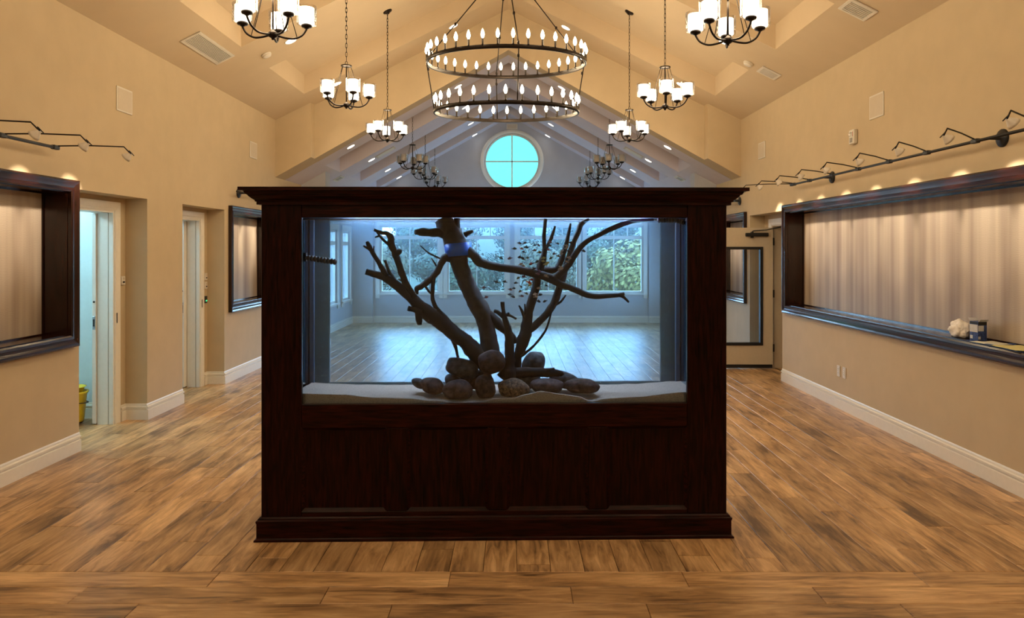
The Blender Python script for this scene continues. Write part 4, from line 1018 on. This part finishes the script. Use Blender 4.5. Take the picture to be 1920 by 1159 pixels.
for x, y, lab in ((3.485, 5.71, 'bit of blue tape at the white sheet corner near the carton'), (3.482, 5.475, 'bit of blue tape between the white and the yellow sheet'), (3.66, 5.49, 'bit of blue tape at the back corner of the yellow sheet'), (3.675, 5.20, 'bit of blue tape at the right back corner of the yellow sheet')):
    o = MB().cbox(-.012, .012, -.026, .026, 0, .0022, .0006).add([(-.012, .026, .001), (-.008, .030, .001), (-.004, .026, .001), (0, .030, .001), (.004, .026, .001), (.008, .030, .001), (.012, .026, .001)], [(0, 1, 2), (2, 3, 4), (4, 5, 6)]).build('tape_piece', M_tape); o.location = (x, y, ZL+.010); o.rotation_euler = (0, 0, .3); tag(o, lab, 'tape', 'bits of blue tape on the ledge')
# ---- mop bucket in the side room
t = thing('mop_bucket', 'yellow plastic mop bucket just inside the first left doorway', 'bucket', (-4.345, 7.29, 0))
M_ybk = plain('yellow_plastic', (.80, .56, .02), .4, var=.04)
MB().lathe([(.0, .03), (.125, .03), (.13, .05), (.155, .30), (.168, .31), (.168, .325), (.150, .325), (.125, .06), (0, .06)], 24, caps=False).build('bucket_body', M_ybk, t)
MB().lathe([(.10, .24), (.13, .36), (.15, .37), (.14, .37), (.09, .25), (.10, .24)], 20, caps=False).build('wringer', M_ybk, t)
MB().tube([(.165*math.cos(a), .165*math.sin(a), .25-.05*math.sin((a+PI/2)/2)) for a in [-PI/2+PI*i/12 for i in range(13)]], .005, 6).build('bail_handle', M_black, t)
for k in range(4):
    a = PI/4+PI/2*k; MB().lathe([(0, -.02), (.022, -.02), (.028, 0), (.022, .02), (0, .02)], 12, Matrix.Translation((.10*math.cos(a), .10*math.sin(a), .028)) @ Matrix.Rotation(PI/2, 4, 'X')).build('caster', M_black, t)

# ------------------------------------------------------------------ outdoors
M_ground = plain('meadow', (.02, .028, .01), .9, var=.3, scale=.6)
hv, hf = [], []
nx, ny = 50, 26
for j in range(ny+1):
    for i in range(nx+1):
        x = -60+120*i/nx; y = YE+1.0+110*j/ny
        s = max(0, (y-45)/65)
        hv.append((x, y, -1.6+(6.4+.075*x)*s**.8+.5*noise.noise(Vector((x*.08, y*.08, 0)))*min(1, (y-19)/10)))
for j in range(ny):
    for i in range(nx): a = j*(nx+1)+i; hf.append((a, a+1, a+nx+2, a+nx+1))
m = MB(); m.add(hv, hf, True); tag(m.build('hillside', M_ground), kind='structure')
def leaf_mat(name, c0, c1):
    m, N, L, b = new_mat(name); ge = N.new('ShaderNodeNewGeometry'); r = N.new('ShaderNodeValToRGB')
    r.color_ramp.elements[0].color = (*c0, 1); r.color_ramp.elements[1].color = (*c1, 1)
    L.new(ge.outputs['Random Per Island'], r.inputs['Fac']); L.new(r.outputs['Color'], b.inputs['Base Color']); b.inputs['Roughness'].default_value = .8
    return m
LM = {'green': leaf_mat('green_leaves', (.012, .022, .008), (.042, .06, .02)), 'dark': leaf_mat('dark_leaves', (.008, .018, .008), (.026, .042, .018)), 'yellow': leaf_mat('yellow_leaves', (.075, .058, .008), (.19, .15, .03)), 'rust': leaf_mat('olive_leaves', (.028, .026, .009), (.07, .058, .02))}
M_bark = plain('bark', (.06, .045, .035), .9, var=.3, scale=8)
crowns = {}
def crown_mesh(kind, v):
    if (kind, v) in crowns: return crowns[(kind, v)]
    r = random.Random(hash(kind) % 97*0+v*13+len(kind)); m = MB()
    blobs = [(Vector((r.uniform(-.55, .55), r.uniform(-.55, .55), r.uniform(-.35, .55))), r.uniform(.35, .6)) for _ in range(9)]+[(Vector((0, 0, 0)), .7)]
    for _ in range(2600):
        c, R = r.choice(blobs); d = Vector((r.gauss(0, 1), r.gauss(0, 1), r.gauss(0, 1))).normalized()
        p = c+d*R*r.uniform(.75, 1.05); s = r.uniform(.045, .085)
        u = d.cross(Vector((r.random(), r.random(), r.random()))).normalized(); w = d.cross(u)*r.uniform(.6, 1)+d*r.uniform(-.5, .5)
        m.add([p-u*s, p-w*s*.6, p+u*s, p+w*s*.6], [(0, 1, 2, 3)])
    me = m.mesh('crown'); me.materials.append(LM[kind]); crowns[(kind, v)] = me; return me
trunk_me = MB().tube([(0, 0, 0), (.03, .01, .35), (-.02, .02, .7), (.02, 0, 1)], [.06, .045, .035, .02], 8).mesh('trunk'); trunk_me.materials.append(M_bark)
def hill_z(x, y):
    s = max(0, (y-45)/65); return -1.6+(6.4+.075*x)*s**.8
def tree(x, y, R, kind, v, label, zc=None):
    g = hill_z(x, y)-.3
    t = thing('tree', label, 'tree', (x, y, g), v*1.3, 'trees outside the windows')
    zc = (zc-g) if zc is not None else R*1.15
    o = link('crown', crown_mesh(kind, v % 3), t, (0, 0, zc)); o.scale = (R, R, R*.95)
    k = link('trunk', trunk_me, t); k.scale = (R*.9, R*.9, zc)
tree(4.6, 32, 1.75, 'yellow', 1, 'yellow autumn tree outside the right hand far window', .55)
tree(6.5, 34.5, 1.2, 'yellow', 2, 'smaller yellow autumn tree at the edge of the right hand far window', 1.4)
tree(-5.6, 30, 1.6, 'rust', 0, 'olive tinted tree outside the left hand far window', .9)
tree(-2.2, 33, 1.5, 'green', 1, 'mid green tree outside the second far window from the left', .3)
tree(1.6, 36, 1.7, 'rust', 2, 'olive tinted tree outside the third far window', .5)
names = {'green': 'mid green', 'dark': 'dark green', 'rust': 'olive tinted'}
k = 0
for row, (y, n, R, half) in enumerate(((48, 8, 1.75, 13), (62, 9, 2.1, 19), (80, 9, 2.6, 27))):
    for i in range(n):
        kind = ('green', 'dark', 'rust', 'green', 'dark')[(i*2+row) % 5]; k += 1
        x = -half+2*half*(i+.5)/n+random.uniform(-.6, .6)
        tree(x, y+random.uniform(-2, 2), R*random.uniform(.9, 1.1), kind, k, '%s tree, %s from the left in the %s row on the hillside' % (names[kind], ('first', 'second', 'third', 'fourth', 'fifth', 'sixth', 'seventh', 'eighth', 'ninth')[i], ('nearest', 'middle', 'farthest')[row]))
